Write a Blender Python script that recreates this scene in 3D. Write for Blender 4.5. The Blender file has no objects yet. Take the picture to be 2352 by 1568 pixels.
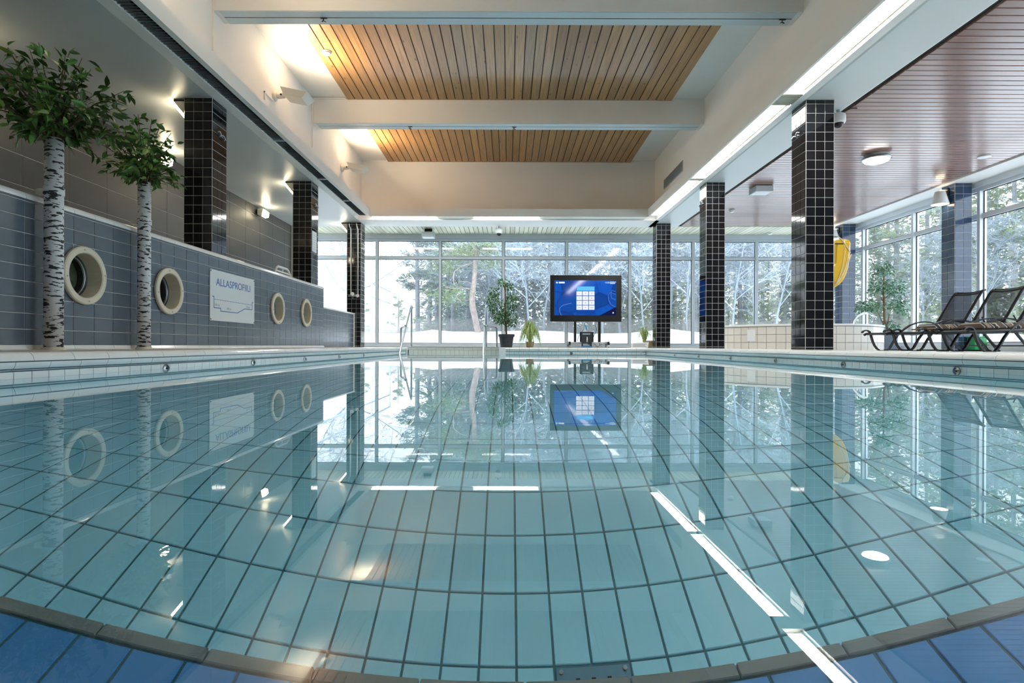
import bpy, math, random
from mathutils import Matrix, Vector

# ------------------------------------------------------------------ camera, world, exposure
SC = bpy.context.scene
COL = SC.collection
F = 1306.67                     # 20 mm lens on a 36 mm wide frame, 2352 px
VX, VY = 1168.0, 794.0          # where the optical axis meets the 2352 x 1568 frame
ROLL = 0.003
CZ = 0.035                      # lens height over the pool deck

cam_data = bpy.data.cameras.new('camera')
cam_data.lens = 20.0
cam_data.sensor_width = 36.0
cam_data.sensor_fit = 'HORIZONTAL'
cam_data.shift_x = (1176.0 - VX) / 2352.0
cam_data.shift_y = (VY - 784.0) / 2352.0
cam_data.clip_start = 0.02
cam_data.clip_end = 300.0
camera = bpy.data.objects.new('camera', cam_data)
COL.objects.link(camera)
camera.location = (0.0, 0.0, CZ)
camera.rotation_euler = (math.pi / 2, -ROLL, 0.0)
SC.camera = camera

world = bpy.data.worlds.new('winter_sky')
SC.world = world
world.use_nodes = True
WN = world.node_tree
WN.nodes['Background'].inputs['Color'].default_value = (0.84, 0.93, 1.0, 1)
WN.nodes['Background'].inputs['Strength'].default_value = 1.5

SC.view_settings.view_transform = 'Standard'
SC.view_settings.look = 'None'
SC.view_settings.exposure = 1.66
SC.view_settings.gamma = 1.0
SC.view_settings.use_curve_mapping = False
SC.cycles.max_bounces = 14
SC.cycles.diffuse_bounces = 6
SC.cycles.glossy_bounces = 5
SC.cycles.transmission_bounces = 8
SC.cycles.transparent_max_bounces = 24
SC.cycles.sample_clamp_indirect = 20.0
SC.cycles.blur_glossy = 0.5
SC.cycles.adaptive_threshold = 0.02

STRIP_E = 9.0        # fluorescent strips along the pool well
UP_W = 10.0          # warm uplights on the left upper wall (watts)
WALLLAMP_E = 11.0    # warm lamps in the left aisle

def P(px, py, d):
    """photograph pixel at distance d (metres along the pool) -> point in the room"""
    dx, dy = px - VX, py - VY
    ux, uy = dx + ROLL * dy, dy - ROLL * dx
    return Vector((ux * d / F, d, CZ - uy * d / F))

# ------------------------------------------------------------------ materials
MATS = {}

def _nt(name):
    m = bpy.data.materials.new(name)
    m.use_nodes = True
    return m, m.node_tree, m.node_tree.nodes['Principled BSDF']

def mat(name, color, rough=0.5, metal=0.0, spec=0.5, var=0.0, noise=None, bump=None, coat=0.0, emit=None, estr=0.0, alpha=1.0):
    """var: brightness change from object to object; noise: (scale, amount); bump: (scale, strength)"""
    if name in MATS:
        return MATS[name]
    m, nt, b = _nt(name)
    c = (color[0], color[1], color[2], 1)
    b.inputs['Base Color'].default_value = c
    b.inputs['Roughness'].default_value = rough
    b.inputs['Metallic'].default_value = metal
    b.inputs['Specular IOR Level'].default_value = spec
    if coat:
        b.inputs['Coat Weight'].default_value = coat
        b.inputs['Coat Roughness'].default_value = 0.08
    if emit:
        b.inputs['Emission Color'].default_value = (emit[0], emit[1], emit[2], 1)
        b.inputs['Emission Strength'].default_value = estr
    if alpha < 1:
        b.inputs['Alpha'].default_value = alpha
    N, L = nt.nodes, nt.links
    last = None
    if noise:
        tc = N.new('ShaderNodeTexCoord')
        n = N.new('ShaderNodeTexNoise')
        n.inputs['Scale'].default_value = noise[0]
        n.inputs['Detail'].default_value = 5
        L.new(tc.outputs['Object'], n.inputs['Vector'])
        mr = N.new('ShaderNodeMapRange')
        mr.inputs['From Min'].default_value = 0.3
        mr.inputs['From Max'].default_value = 0.7
        mr.inputs['To Min'].default_value = 1 - noise[1]
        mr.inputs['To Max'].default_value = 1 + noise[1]
        L.new(n.outputs['Fac'], mr.inputs['Value'])
        last = mr.outputs['Result']
    if var:
        oi = N.new('ShaderNodeObjectInfo')
        mr = N.new('ShaderNodeMapRange')
        mr.inputs['To Min'].default_value = 1 - var
        mr.inputs['To Max'].default_value = 1 + var
        L.new(oi.outputs['Random'], mr.inputs['Value'])
        if last:
            mu = N.new('ShaderNodeMath'); mu.operation = 'MULTIPLY'
            L.new(last, mu.inputs[0]); L.new(mr.outputs['Result'], mu.inputs[1])
            last = mu.outputs[0]
        else:
            last = mr.outputs['Result']
    if last:
        vm = N.new('ShaderNodeVectorMath'); vm.operation = 'SCALE'
        vm.inputs[0].default_value = color[:3]
        L.new(last, vm.inputs['Scale'])
        L.new(vm.outputs[0], b.inputs['Base Color'])
    if bump:
        tc = N.new('ShaderNodeTexCoord')
        n = N.new('ShaderNodeTexNoise')
        n.inputs['Scale'].default_value = bump[0]
        n.inputs['Detail'].default_value = 3
        L.new(tc.outputs['Object'], n.inputs['Vector'])
        bp = N.new('ShaderNodeBump')
        bp.inputs['Strength'].default_value = bump[1]
        bp.inputs['Distance'].default_value = 0.01
        L.new(n.outputs['Fac'], bp.inputs['Height'])
        L.new(bp.outputs['Normal'], b.inputs['Normal'])
    MATS[name] = m
    return m

def emission(name, color, strength):
    if name in MATS:
        return MATS[name]
    m = bpy.data.materials.new(name)
    m.use_nodes = True
    nt = m.node_tree
    nt.nodes.remove(nt.nodes['Principled BSDF'])
    e = nt.nodes.new('ShaderNodeEmission')
    e.inputs['Color'].default_value = (*color, 1)
    e.inputs['Strength'].default_value = strength
    nt.links.new(e.outputs[0], nt.nodes['Material Output'].inputs['Surface'])
    MATS[name] = m
    return m

def ramp(N, stops):
    r = N.new('ShaderNodeValToRGB')
    el = r.color_ramp.elements
    while len(el) < len(stops):
        el.new(0.5)
    for e, (p, c) in zip(el, stops):
        e.position = p
        e.color = (*c, 1) if len(c) == 3 else c
    return r

def wood(name, c_dark, c_light, c_knot, rough, along='Y', spec=0.5, coat=0.0, grain=1.0, knots=0.12):
    """boards: grain drawn out along the board, knots, tone from board to board"""
    m, nt, b = _nt(name)
    N, L = nt.nodes, nt.links
    tc = N.new('ShaderNodeTexCoord'); oi = N.new('ShaderNodeObjectInfo')
    mu = N.new('ShaderNodeMath'); mu.operation = 'MULTIPLY'; mu.inputs[1].default_value = 37.0
    L.new(oi.outputs['Random'], mu.inputs[0])
    ad = N.new('ShaderNodeVectorMath'); ad.operation = 'ADD'
    L.new(tc.outputs['Object'], ad.inputs[0]); L.new(mu.outputs[0], ad.inputs[1])
    mp = N.new('ShaderNodeMapping')
    mp.inputs['Scale'].default_value = (1.2, 40, 40) if along == 'X' else (40, 1.2, 40)
    L.new(ad.outputs[0], mp.inputs['Vector'])
    n = N.new('ShaderNodeTexNoise'); n.inputs['Scale'].default_value = 1.6; n.inputs['Detail'].default_value = 6
    L.new(mp.outputs[0], n.inputs['Vector'])
    r = ramp(N, [(0.28, c_dark), (0.72, c_light)])
    L.new(n.outputs['Fac'], r.inputs['Fac'])
    mp2 = N.new('ShaderNodeMapping')
    mp2.inputs['Scale'].default_value = (2.6, 9, 9) if along == 'X' else (9, 2.6, 9)
    L.new(ad.outputs[0], mp2.inputs['Vector'])
    vo = N.new('ShaderNodeTexVoronoi'); vo.inputs['Scale'].default_value = 1.0
    L.new(mp2.outputs[0], vo.inputs['Vector'])
    kr = ramp(N, [(knots * 0.5, (0.85, 0.85, 0.85)), (knots, (0, 0, 0))])
    L.new(vo.outputs['Distance'], kr.inputs['Fac'])
    mx = N.new('ShaderNodeMix'); mx.data_type = 'RGBA'
    L.new(kr.outputs['Color'], mx.inputs['Factor'])
    L.new(r.outputs['Color'], mx.inputs['A']); mx.inputs['B'].default_value = (*c_knot, 1)
    mr = N.new('ShaderNodeMapRange'); mr.inputs['To Min'].default_value = 0.82; mr.inputs['To Max'].default_value = 1.15
    L.new(oi.outputs['Random'], mr.inputs['Value'])
    vm = N.new('ShaderNodeVectorMath'); vm.operation = 'SCALE'
    L.new(mx.outputs['Result'], vm.inputs[0]); L.new(mr.outputs[0], vm.inputs['Scale'])
    L.new(vm.outputs[0], b.inputs['Base Color'])
    b.inputs['Roughness'].default_value = rough
    b.inputs['Specular IOR Level'].default_value = spec
    if coat:
        b.inputs['Coat Weight'].default_value = coat
        b.inputs['Coat Roughness'].default_value = 0.18
    MATS[name] = m
    return m

def birch_bark(name):
    m, nt, b = _nt(name)
    N, L = nt.nodes, nt.links
    tc = N.new('ShaderNodeTexCoord')
    mp = N.new('ShaderNodeMapping'); mp.inputs['Scale'].default_value = (17, 17, 62)
    L.new(tc.outputs['Object'], mp.inputs['Vector'])
    n = N.new('ShaderNodeTexNoise'); n.inputs['Scale'].default_value = 1.0; n.inputs['Detail'].default_value = 2.5
    n.inputs['Roughness'].default_value = 0.55
    L.new(mp.outputs[0], n.inputs['Vector'])
    r = ramp(N, [(0.0, (0.02, 0.02, 0.025)), (0.43, (0.03, 0.03, 0.035)), (0.455, (0.74, 0.75, 0.77)), (1.0, (0.86, 0.87, 0.88))])
    L.new(n.outputs['Fac'], r.inputs['Fac'])
    L.new(r.outputs['Color'], b.inputs['Base Color'])
    b.inputs['Roughness'].default_value = 0.6
    MATS[name] = m
    return m

def pane_glass(name, tint=(0.97, 0.99, 1.0), ior=1.5):
    m = bpy.data.materials.new(name); m.use_nodes = True
    nt = m.node_tree; N, L = nt.nodes, nt.links
    N.remove(N['Principled BSDF'])
    t = N.new('ShaderNodeBsdfTransparent'); t.inputs['Color'].default_value = (*tint, 1)
    g = N.new('ShaderNodeBsdfGlossy'); g.inputs['Roughness'].default_value = 0.0
    fr = N.new('ShaderNodeFresnel')
    # both faces of the thin pane reflect alike: the ray is not bent inside it
    ge = N.new('ShaderNodeNewGeometry'); mr = N.new('ShaderNodeMapRange')
    mr.inputs['To Min'].default_value = ior; mr.inputs['To Max'].default_value = 1.0 / ior
    L.new(ge.outputs['Backfacing'], mr.inputs['Value']); L.new(mr.outputs[0], fr.inputs['IOR'])
    mx = N.new('ShaderNodeMixShader')
    L.new(fr.outputs[0], mx.inputs['Fac']); L.new(t.outputs[0], mx.inputs[1]); L.new(g.outputs[0], mx.inputs[2])
    L.new(mx.outputs[0], N['Material Output'].inputs['Surface'])
    MATS[name] = m
    return m

def water_mat(name):
    m = bpy.data.materials.new(name); m.use_nodes = True
    nt = m.node_tree; N, L = nt.nodes, nt.links
    N.remove(N['Principled BSDF'])
    g = N.new('ShaderNodeBsdfGlass'); g.inputs['IOR'].default_value = 1.333; g.inputs['Roughness'].default_value = 0.0
    a = N.new('ShaderNodeVolumeAbsorption')
    a.inputs['Color'].default_value = (0.25, 0.86, 1.0, 1); a.inputs['Density'].default_value = 0.09
    L.new(g.outputs[0], N['Material Output'].inputs['Surface'])
    L.new(a.outputs[0], N['Material Output'].inputs['Volume'])
    MATS[name] = m
    return m

M_WHITE = mat('white_paint', (0.80, 0.78, 0.755), 0.6, noise=(1.5, 0.02))
M_SOFFIT = mat('soffit_paint', (0.66, 0.70, 0.70), 0.38, noise=(1.2, 0.02))
M_LOWCEIL = mat('shaded_ceiling_paint', (0.55, 0.58, 0.58), 0.36, noise=(1.2, 0.02))  # soffit paint made darker; the aisle's dimmer light is put into the colour
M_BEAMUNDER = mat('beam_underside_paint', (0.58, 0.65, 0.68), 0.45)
M_BLACKTILE = mat('black_glazed_tile', (0.012, 0.013, 0.016), 0.06, spec=0.6, var=0.25)
M_NAVYTILE = mat('navy_glazed_tile', (0.030, 0.062, 0.125), 0.10, spec=0.6, var=0.15)
M_GROUT = mat('pale_grout', (0.74, 0.72, 0.68), 0.8)
M_BLUETILE = mat('slate_blue_tile', (0.112, 0.142, 0.176), 0.2, var=0.06, noise=(6, 0.05))
M_STONETILE = mat('dark_stone_tile', (0.050, 0.050, 0.050), 0.42, var=0.08, noise=(4, 0.12))
M_GLAZED = mat('white_glazed_tile', (0.88, 0.89, 0.88), 0.12, spec=0.5, var=0.03)
M_CREAMTILE = mat('cream_glazed_tile', (0.80, 0.77, 0.71), 0.2, var=0.03)
M_POOLTILE = mat('aqua_pool_tile', (0.47, 0.87, 0.99), 0.35, var=0.035)
M_STEPTILE = mat('blue_pool_tile', (0.08, 0.33, 0.72), 0.35, var=0.05)
M_POOLGROUT = mat('pool_grout', (0.08, 0.21, 0.26), 0.8)
M_NOSING = mat('grey_nosing', (0.30, 0.31, 0.29), 0.5)
M_DARKGROUT = mat('dark_grout', (0.10, 0.13, 0.15), 0.8)
M_DECK = mat('deck_tile', (0.62, 0.55, 0.46), 0.35, noise=(3, 0.05))
M_DECKPALE = mat('pale_deck_tile', (0.74, 0.74, 0.72), 0.3, noise=(3, 0.04))
M_ALUSHADE = mat('shaded_frame_paint', (0.52, 0.58, 0.63), 0.35)  # backlit frames: the shade is put into this darker copy of the paint
M_ALULIT = mat('lit_frame_paint', (0.74, 0.78, 0.82), 0.35)  # lighter copy of the same frame paint, toned as lit
M_GASKETSHADOW = mat('gasket_and_shadow_black', (0.02, 0.02, 0.022), 0.5)
M_STEEL = mat('stainless_steel', (0.40, 0.42, 0.44), 0.28, metal=1.0)
M_BLACKMETAL = mat('black_powder_coat', (0.006, 0.0065, 0.008), 0.35)
M_BLACKPLASTIC = mat('black_plastic', (0.006, 0.006, 0.007), 0.3)
M_SLING = mat('black_mesh_sling', (0.014, 0.016, 0.02), 0.6, alpha=0.72)
M_CREAMPLASTIC = mat('cream_plastic', (0.74, 0.68, 0.54), 0.35)
M_PORTGLASS = mat('dark_green_glass', (0.085, 0.105, 0.075), 0.15, noise=(14, 0.4))
M_RUBBER = mat('dark_rubber', (0.03, 0.032, 0.034), 0.4)
M_WHITEPLASTIC = mat('white_plastic', (0.80, 0.80, 0.78), 0.35)
M_GREYBOX = mat('grey_painted_box', (0.50, 0.54, 0.55), 0.5)
M_LAMPBODY = mat('lamp_body_paint', (0.74, 0.70, 0.62), 0.45)
M_DARKGRILLE = mat('dark_grille_metal', (0.20, 0.24, 0.27), 0.42)
M_DARKVOID = mat('dark_void', (0.02, 0.022, 0.025), 0.9)
M_YELLOW = mat('yellow_vinyl', (0.80, 0.50, 0.02), 0.38, bump=(9, 0.3))
M_CORD = mat('pale_cord', (0.80, 0.74, 0.60), 0.7)
M_GREEN = mat('green_plastic', (0.03, 0.34, 0.12), 0.4)
M_SIGN = mat('sign_white', (0.76, 0.80, 0.82), 0.3)
M_SIGNBLUE = mat('sign_blue', (0.07, 0.17, 0.46), 0.4)
M_SIGNGREY = mat('sign_grey_print', (0.42, 0.50, 0.56), 0.5)
M_PAPER = mat('white_paper', (0.86, 0.88, 0.90), 0.6)
M_INK = mat('grey_ink', (0.22, 0.25, 0.28), 0.7)
M_POT = mat('charcoal_pot', (0.030, 0.036, 0.046), 0.5, noise=(30, 0.35))
M_POTGREY = mat('slate_grey_pot', (0.13, 0.17, 0.22), 0.5)
M_SOIL = mat('dark_soil', (0.05, 0.035, 0.025), 0.9)
M_STEM = mat('brown_stem', (0.17, 0.115, 0.07), 0.8)
M_TWIG = mat('thin_twig', (0.16, 0.12, 0.07), 0.8)
M_LEAF = mat('ficus_leaf', (0.105, 0.235, 0.050), 0.38, var=0.65)
M_LEAF2 = mat('ficus_leaf_pale', (0.26, 0.41, 0.07), 0.38, var=0.4)
M_LEAFMASS = mat('small_ficus_leaves', (0.075, 0.185, 0.065), 0.35, noise=(24, 0.8))
M_LEAFSILK = mat('silvery_ficus_leaves', (0.165, 0.32, 0.205), 0.35, noise=(24, 0.8))
M_BLADE = mat('variegated_grass', (0.36, 0.47, 0.16), 0.45, noise=(40, 0.6))
M_CANE = mat('grass_pot', (0.34, 0.27, 0.17), 0.7)
M_BIRCH = birch_bark('birch_bark')
M_PINEWOOD = wood('pine_ceiling_board', (0.29, 0.150, 0.058), (0.48, 0.272, 0.108), (0.09, 0.05, 0.03), 0.5, 'Y', coat=0.3, knots=0.12)
M_SLATWOOD = wood('red_brown_slat', (0.20, 0.098, 0.072), (0.30, 0.150, 0.112), (0.10, 0.05, 0.04), 0.28, 'X', spec=0.6, coat=0.55, knots=0.05)
M_PALESLAT = wood('pale_slat', (0.60, 0.60, 0.44), (0.72, 0.71, 0.56), (0.35, 0.30, 0.2), 0.4, 'Y', knots=0.05)
M_GLASS = pane_glass('window_glass')
M_WATER = water_mat('pool_water')
M_STRIP = emission('fluorescent_diffuser', (1.0, 0.985, 0.94), STRIP_E)
M_STRIPOFF = mat('unlit_louvre', (0.62, 0.62, 0.50), 0.3)
M_WARM = emission('warm_lamp_glow', (1.0, 0.84, 0.55), WALLLAMP_E)
M_WARMDIM = emission('shade_glow', (1.0, 0.85, 0.58), 4.0)
M_ROUND = emission('opal_lamp_glow', (1.0, 0.98, 0.95), 5.0)
M_SNOW = mat('snow', (0.88, 0.91, 0.95), 0.7, noise=(0.6, 0.03))
M_DARKBACK = mat('dark_back_wall', (0.05, 0.05, 0.052), 0.6)  # for unseen walls, darkened so the black columns mirror no light

# ------------------------------------------------------------------ mesh builder
class MB:
    def __init__(self):
        self.v, self.f = [], []

    def add(self, vs, fs):
        b = len(self.v)
        self.v.extend(vs)
        self.f.extend(tuple(b + i for i in q) for q in fs)
        return self

    def box(self, x0, x1, y0, y1, z0, z1):
        return self.add([(x0, y0, z0), (x1, y0, z0), (x1, y1, z0), (x0, y1, z0), (x0, y0, z1), (x1, y0, z1), (x1, y1, z1), (x0, y1, z1)],
                        [(3, 2, 1, 0), (4, 5, 6, 7), (0, 1, 5, 4), (1, 2, 6, 5), (2, 3, 7, 6), (3, 0, 4, 7)])

    def tube(self, pts, r, n=8, cap=True):
        pts = [Vector(p) for p in pts]
        rs = r if isinstance(r, (list, tuple)) else [r] * len(pts)
        vs, fs = [], []
        prev = None
        for i, p in enumerate(pts):
            t = (pts[min(i + 1, len(pts) - 1)] - pts[max(i - 1, 0)])
            t = t.normalized() if t.length > 1e-9 else Vector((0, 0, 1))
            if prev is None:
                a = Vector((0, 0, 1)) if abs(t.z) < 0.9 else Vector((1, 0, 0))
                u = t.cross(a).normalized()
            else:
                u = (prev - t * prev.dot(t))
                u = u.normalized() if u.length > 1e-6 else t.orthogonal().normalized()
            prev = u
            w = t.cross(u)
            for k in range(n):
                a = 2 * math.pi * k / n
                vs.append(tuple(p + (u * math.cos(a) + w * math.sin(a)) * rs[i]))
        for i in range(len(pts) - 1):
            for k in range(n):
                k2 = (k + 1) % n
                fs.append((i * n + k, i * n + k2, (i + 1) * n + k2, (i + 1) * n + k))
        if cap:
            fs.append(tuple(reversed(range(n))))
            fs.append(tuple((len(pts) - 1) * n + k for k in range(n)))
        return self.add(vs, fs)

    def lathe(self, prof, c=(0, 0, 0), n=24, cap0=True, cap1=True, axis='Z'):
        vs, fs = [], []
        for (r, h) in prof:
            for k in range(n):
                a = 2 * math.pi * k / n
                if axis == 'Z':
                    q = (c[0] + r * math.cos(a), c[1] + r * math.sin(a), c[2] + h)
                elif axis == 'X':
                    q = (c[0] + h, c[1] + r * math.cos(a), c[2] + r * math.sin(a))
                else:
                    q = (c[0] + r * math.cos(a), c[1] + h, c[2] - r * math.sin(a))
                vs.append(q)
        for i in range(len(prof) - 1):
            for k in range(n):
                k2 = (k + 1) % n
                fs.append((i * n + k, i * n + k2, (i + 1) * n + k2, (i + 1) * n + k))
        if cap0:
            fs.append(tuple(reversed(range(n))))
        if cap1:
            fs.append(tuple((len(prof) - 1) * n + k for k in range(n)))
        return self.add(vs, fs)

    def prism(self, poly, axis, a, b):
        """poly in the two other axes (in x,y,z order), drawn out from a to b along axis"""
        def q(p, t):
            return (t, p[0], p[1]) if axis == 'X' else (p[0], t, p[1]) if axis == 'Y' else (p[0], p[1], t)
        n = len(poly)
        vs = [q(p, a) for p in poly] + [q(p, b) for p in poly]
        fs = [(i, (i + 1) % n, n + (i + 1) % n, n + i) for i in range(n)] + [tuple(reversed(range(n))), tuple(range(n, 2 * n))]
        return self.add(vs, fs)

    def ribbon(self, path, y0, y1, t):
        """flat bar: path of (x, z), from y0 to y1 wide, t thick"""
        pts = [Vector((p[0], p[1])) for p in path]
        up, lo = [], []
        for i, p in enumerate(pts):
            d = pts[min(i + 1, len(pts) - 1)] - pts[max(i - 1, 0)]
            d.normalize()
            nrm = Vector((-d.y, d.x)) * (t / 2)
            up.append(p + nrm); lo.append(p - nrm)
        n = len(pts)
        vs = [(p.x, y0, p.y) for p in up] + [(p.x, y1, p.y) for p in up] + [(p.x, y0, p.y) for p in lo] + [(p.x, y1, p.y) for p in lo]
        fs = []
        for i in range(n - 1):
            fs += [(i, i + 1, n + i + 1, n + i), (2 * n + i + 1, 2 * n + i, 3 * n + i, 3 * n + i + 1),
                   (i + 1, i, 2 * n + i, 2 * n + i + 1), (n + i, n + i + 1, 3 * n + i + 1, 3 * n + i)]
        fs += [(0, n, 3 * n, 2 * n), (n - 1, 3 * n - 1, 4 * n - 1, 2 * n - 1)]
        return self.add(vs, fs)

    def mesh(self, name, m, smooth=False):
        me = bpy.data.meshes.new(name)
        me.from_pydata([tuple(q) for q in self.v], [], self.f)
        if m:
            me.materials.append(m)
        if smooth:
            me.polygons.foreach_set('use_smooth', [True] * len(me.polygons))
        me.update()
        return me

    def build(self, name, m, parent=None, smooth=False, bevel=0.0, fix=False):
        me = self.mesh(name, m, smooth)
        if fix:
            import bmesh
            bm = bmesh.new(); bm.from_mesh(me)
            bmesh.ops.recalc_face_normals(bm, faces=bm.faces)
            bm.to_mesh(me); bm.free()
        o = bpy.data.objects.new(name, me)
        COL.objects.link(o)
        if bevel:
            md = o.modifiers.new('edge', 'BEVEL')
            md.width = bevel; md.segments = 2; md.limit_method = 'ANGLE'; md.angle_limit = math.radians(40)
        attach(o, parent)
        return o

def inv_of(parent):
    p = parent
    while p.parent is not None:
        p = p.parent
    return Matrix.Translation(-p.location)

def attach(o, parent):
    if parent is None:
        return
    o.parent = parent
    # every part is built in room coordinates; only the top-level object carries an offset
    if parent.parent is None:
        o.matrix_parent_inverse = inv_of(parent)
    else:
        o.matrix_parent_inverse = Matrix.Identity(4)

def tag(o, label=None, cat=None, group=None, kind=None):
    for k, v in (('label', label), ('category', cat), ('group', group), ('kind', kind)):
        if v:
            o[k] = v
    return o

def thing(name, loc, label, cat, group=None):
    o = bpy.data.objects.new(name, None)
    o.empty_display_size = 0.1
    COL.objects.link(o)
    o.location = loc
    return tag(o, label, cat, group)

def struct(name, mb, m, label=None, cat=None, **k):
    return tag(mb.build(name, m, **k), label, cat, kind='structure')

def copy_tree(o, parent=None):
    c = o.copy()
    COL.objects.link(c)
    if parent is not None:
        inv = o.matrix_parent_inverse.copy()
        c.parent = parent
        c.matrix_parent_inverse = inv
    for ch in list(KIDS.get(o.name, ())):
        copy_tree(ch, c)
    return c

KIDS = {}
def index_kids():
    KIDS.clear()
    for o in bpy.data.objects:
        if o.parent is not None:
            KIDS.setdefault(o.parent.name, []).append(o)

def duplicate(root, offset, label=None, group=None):
    index_kids()
    r = copy_tree(root)
    r.location = Vector(root.location) + Vector(offset)
    if label:
        r['label'] = label
    if group:
        r['group'] = group
    return r

# ------------------------------------------------------------------ tiles and boards
TILES = {}
def tile_mesh(w, h, t, m, c):
    key = (round(w, 4), round(h, 4), round(t, 4), m.name, c)
    if key not in TILES:
        mb = MB()
        a, b = w / 2, h / 2
        ring = lambda i, z: [(-a + i, -b + i, z), (a - i, -b + i, z), (a - i, b - i, z), (-a + i, b - i, z)]
        vs = ring(0, 0) + ring(0, t - c) + ring(c, t)
        fs = [(8, 9, 10, 11)]
        for s in (0, 4):
            fs += [(s + k, s + (k + 1) % 4, s + 4 + (k + 1) % 4, s + 4 + k) for k in range(4)]
        mb.add(vs, fs)
        TILES[key] = mb
    mb = TILES[key]
    return mb, key

TMESH = {}
def tile_grid(parent, name, O, u, v, cells, t, m, chamfer=0.0015, limit=300, rest='tiling'):
    """cells: (u0, u1, v0, v1) rectangles on the plane through O spanned by u and v (normal u x v).
    The ones nearest the camera become parts of their own, the rest one joined part."""
    O, u, v = Vector(O), Vector(u).normalized(), Vector(v).normalized()
    n = u.cross(v)
    cp = Vector((0, 0, CZ))
    def order(c):
        p = O + u * (c[0] + c[1]) / 2 + v * (c[2] + c[3]) / 2
        return (p - cp).length - (1000 if p.y > 1.0 else 0)
    cells = sorted(cells, key=order)
    R = Matrix((u, v, n)).transposed().to_4x4()
    pinv = inv_of(parent) if parent else Matrix.Identity(4)
    for c in cells[:limit]:
        mb, key = tile_mesh(c[1] - c[0], c[3] - c[2], t, m, chamfer)
        if key not in TMESH:
            TMESH[key] = mb.mesh(name, m)
        o = bpy.data.objects.new(name, TMESH[key])
        COL.objects.link(o)
        if parent:
            o.parent = parent
            o.matrix_parent_inverse = pinv
        o.matrix_basis = Matrix.Translation(O + u * (c[0] + c[1]) / 2 + v * (c[2] + c[3]) / 2) @ R
    if len(cells) > limit:
        big = MB()
        for c in cells[limit:]:
            mb, key = tile_mesh(c[1] - c[0], c[3] - c[2], t, m, chamfer)
            Mx = Matrix.Translation(O + u * (c[0] + c[1]) / 2 + v * (c[2] + c[3]) / 2) @ R
            big.add([tuple(Mx @ Vector(q)) for q in mb.v], mb.f)
        o = big.build(rest, m, parent)
        o['kind'] = 'stuff'

def grid(u0, nu, pu, v0, nv, pv, gap, skip=None):
    out = []
    for j in range(nv):
        for i in range(nu):
            c = (u0 + i * pu + gap / 2, u0 + (i + 1) * pu - gap / 2, v0 + j * pv + gap / 2, v0 + (j + 1) * pv - gap / 2)
            if skip is None or not skip(c):
                out.append(c)
    return out

def text(body, size, loc, rot, m, name, parent, sx=1.0, align='CENTER'):
    cu = bpy.data.curves.new(name, 'FONT')
    cu.body = body
    cu.size = size
    cu.align_x = align
    cu.align_y = 'CENTER'
    cu.extrude = 0.0006
    cu.materials.append(m)
    tmp = bpy.data.objects.new(name, cu)
    COL.objects.link(tmp)
    dg = bpy.context.evaluated_depsgraph_get()
    me = bpy.data.meshes.new_from_object(tmp.evaluated_get(dg))
    bpy.data.objects.remove(tmp)
    o = bpy.data.objects.new(name, me)
    COL.objects.link(o)
    attach(o, parent)
    o.location = loc
    o.rotation_euler = rot
    o.scale = (sx, 1, 1)
    return o

# ================================================================== THE SHELL
ZS = CZ + 2.64          # underside of the boxing round the pool well, and the column tops
ZF = CZ + 2.80          # top of the boxing
ZC = CZ + 3.98          # ceiling of the well
XL, XR = -2.23, 2.88    # pool edges (nose of the coping)
YN, YE, YNI = -0.6, 12.0, 12.6   # near end, far end, back of the stair niche
XNI = -0.18             # right side of the stair niche
ZW = CZ - 0.155         # water level
YB = -4.0               # wall behind the camera
XBW, XG, YG = -4.8, 7.6, 13.65   # left back wall, right glass, far glass
XC = 3.17               # inner faces of the columns
DCOL = (6.08, 9.15, 12.22)

# --- deck
def deck():
    mb = MB()
    mb.box(XBW - 0.2, XL - 0.14, YB, YG + 0.2, -0.13, 0.0)
    mb.box(XL - 0.14, XR + 0.14, YB, YN - 0.14, -0.13, 0.0)
    mb.box(XL - 0.14, XNI + 0.002, YNI + 0.15, YG + 0.2, -0.13, 0.0)
    mb.box(XNI, XR + 0.14, YE + 0.14, YG + 0.2, -0.13, 0.0)
    struct('floor', mb, M_DECK, 'beige tiled pool deck running round the left side and far end', 'floor')
    mb = MB()
    mb.prism([(XR + 0.14, 0.0), (3.55, 0.0), (4.6, -0.028), (XG + 0.3, -0.028), (XG + 0.3, -0.16), (XR + 0.14, -0.16)], 'Y', YB, YG + 0.2)
    struct('floor', mb, M_DECKPALE, 'pale tiled lounge floor between the right pool edge and the windows', 'floor', fix=True)
deck()

# --- pool basin
pool = thing('pool_basin', (0.3, 6.0, -1.65), 'tiled swimming pool basin under the water, deeper past a grey step', 'pool')
pool['kind'] = 'structure'
ZD, ZSH = ZW - 1.40, ZW - 1.00       # deep and shallow floors
YST = 1.10                            # the step between them
YR0, YR1, ZR = 7.88, 10.6, ZW - 0.85
mb = MB()
mb.box(XL - 0.6, XL - 0.04, YN - 0.5, YNI + 0.6, -1.9, -0.131)
mb.box(XR + 0.04, XR + 0.6, YN - 0.5, YNI + 0.6, -1.9, -0.161)
mb.box(XL - 0.04, XR + 0.04, YN - 0.5, YN - 0.04, -1.9, -0.131)
mb.box(XNI + 0.04, XR + 0.04, YE + 0.04, YNI + 0.6, -1.9, -0.131)
mb.box(XL - 0.04, XNI + 0.04, YNI + 0.02, YNI + 0.6, -1.9, -0.131)
mb.box(XL - 0.04, XR + 0.04, YN - 0.04, YST, -1.9, ZSH)
mb.box(XL - 0.04, XR + 0.04, YST, YNI + 0.02, -1.9, ZD)
mb.prism([(YR0, ZD), (YR1, ZR), (YNI + 0.02, ZR), (YNI + 0.02, ZD)], 'X', XL - 0.04, XR + 0.04)
mb.build('basin_shell', M_POOLGROUT, pool, fix=True)
NX = 54
XTL = 0.023 - 24 * 0.098
nyd = int((YR0 - YST) / 0.2)
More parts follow.
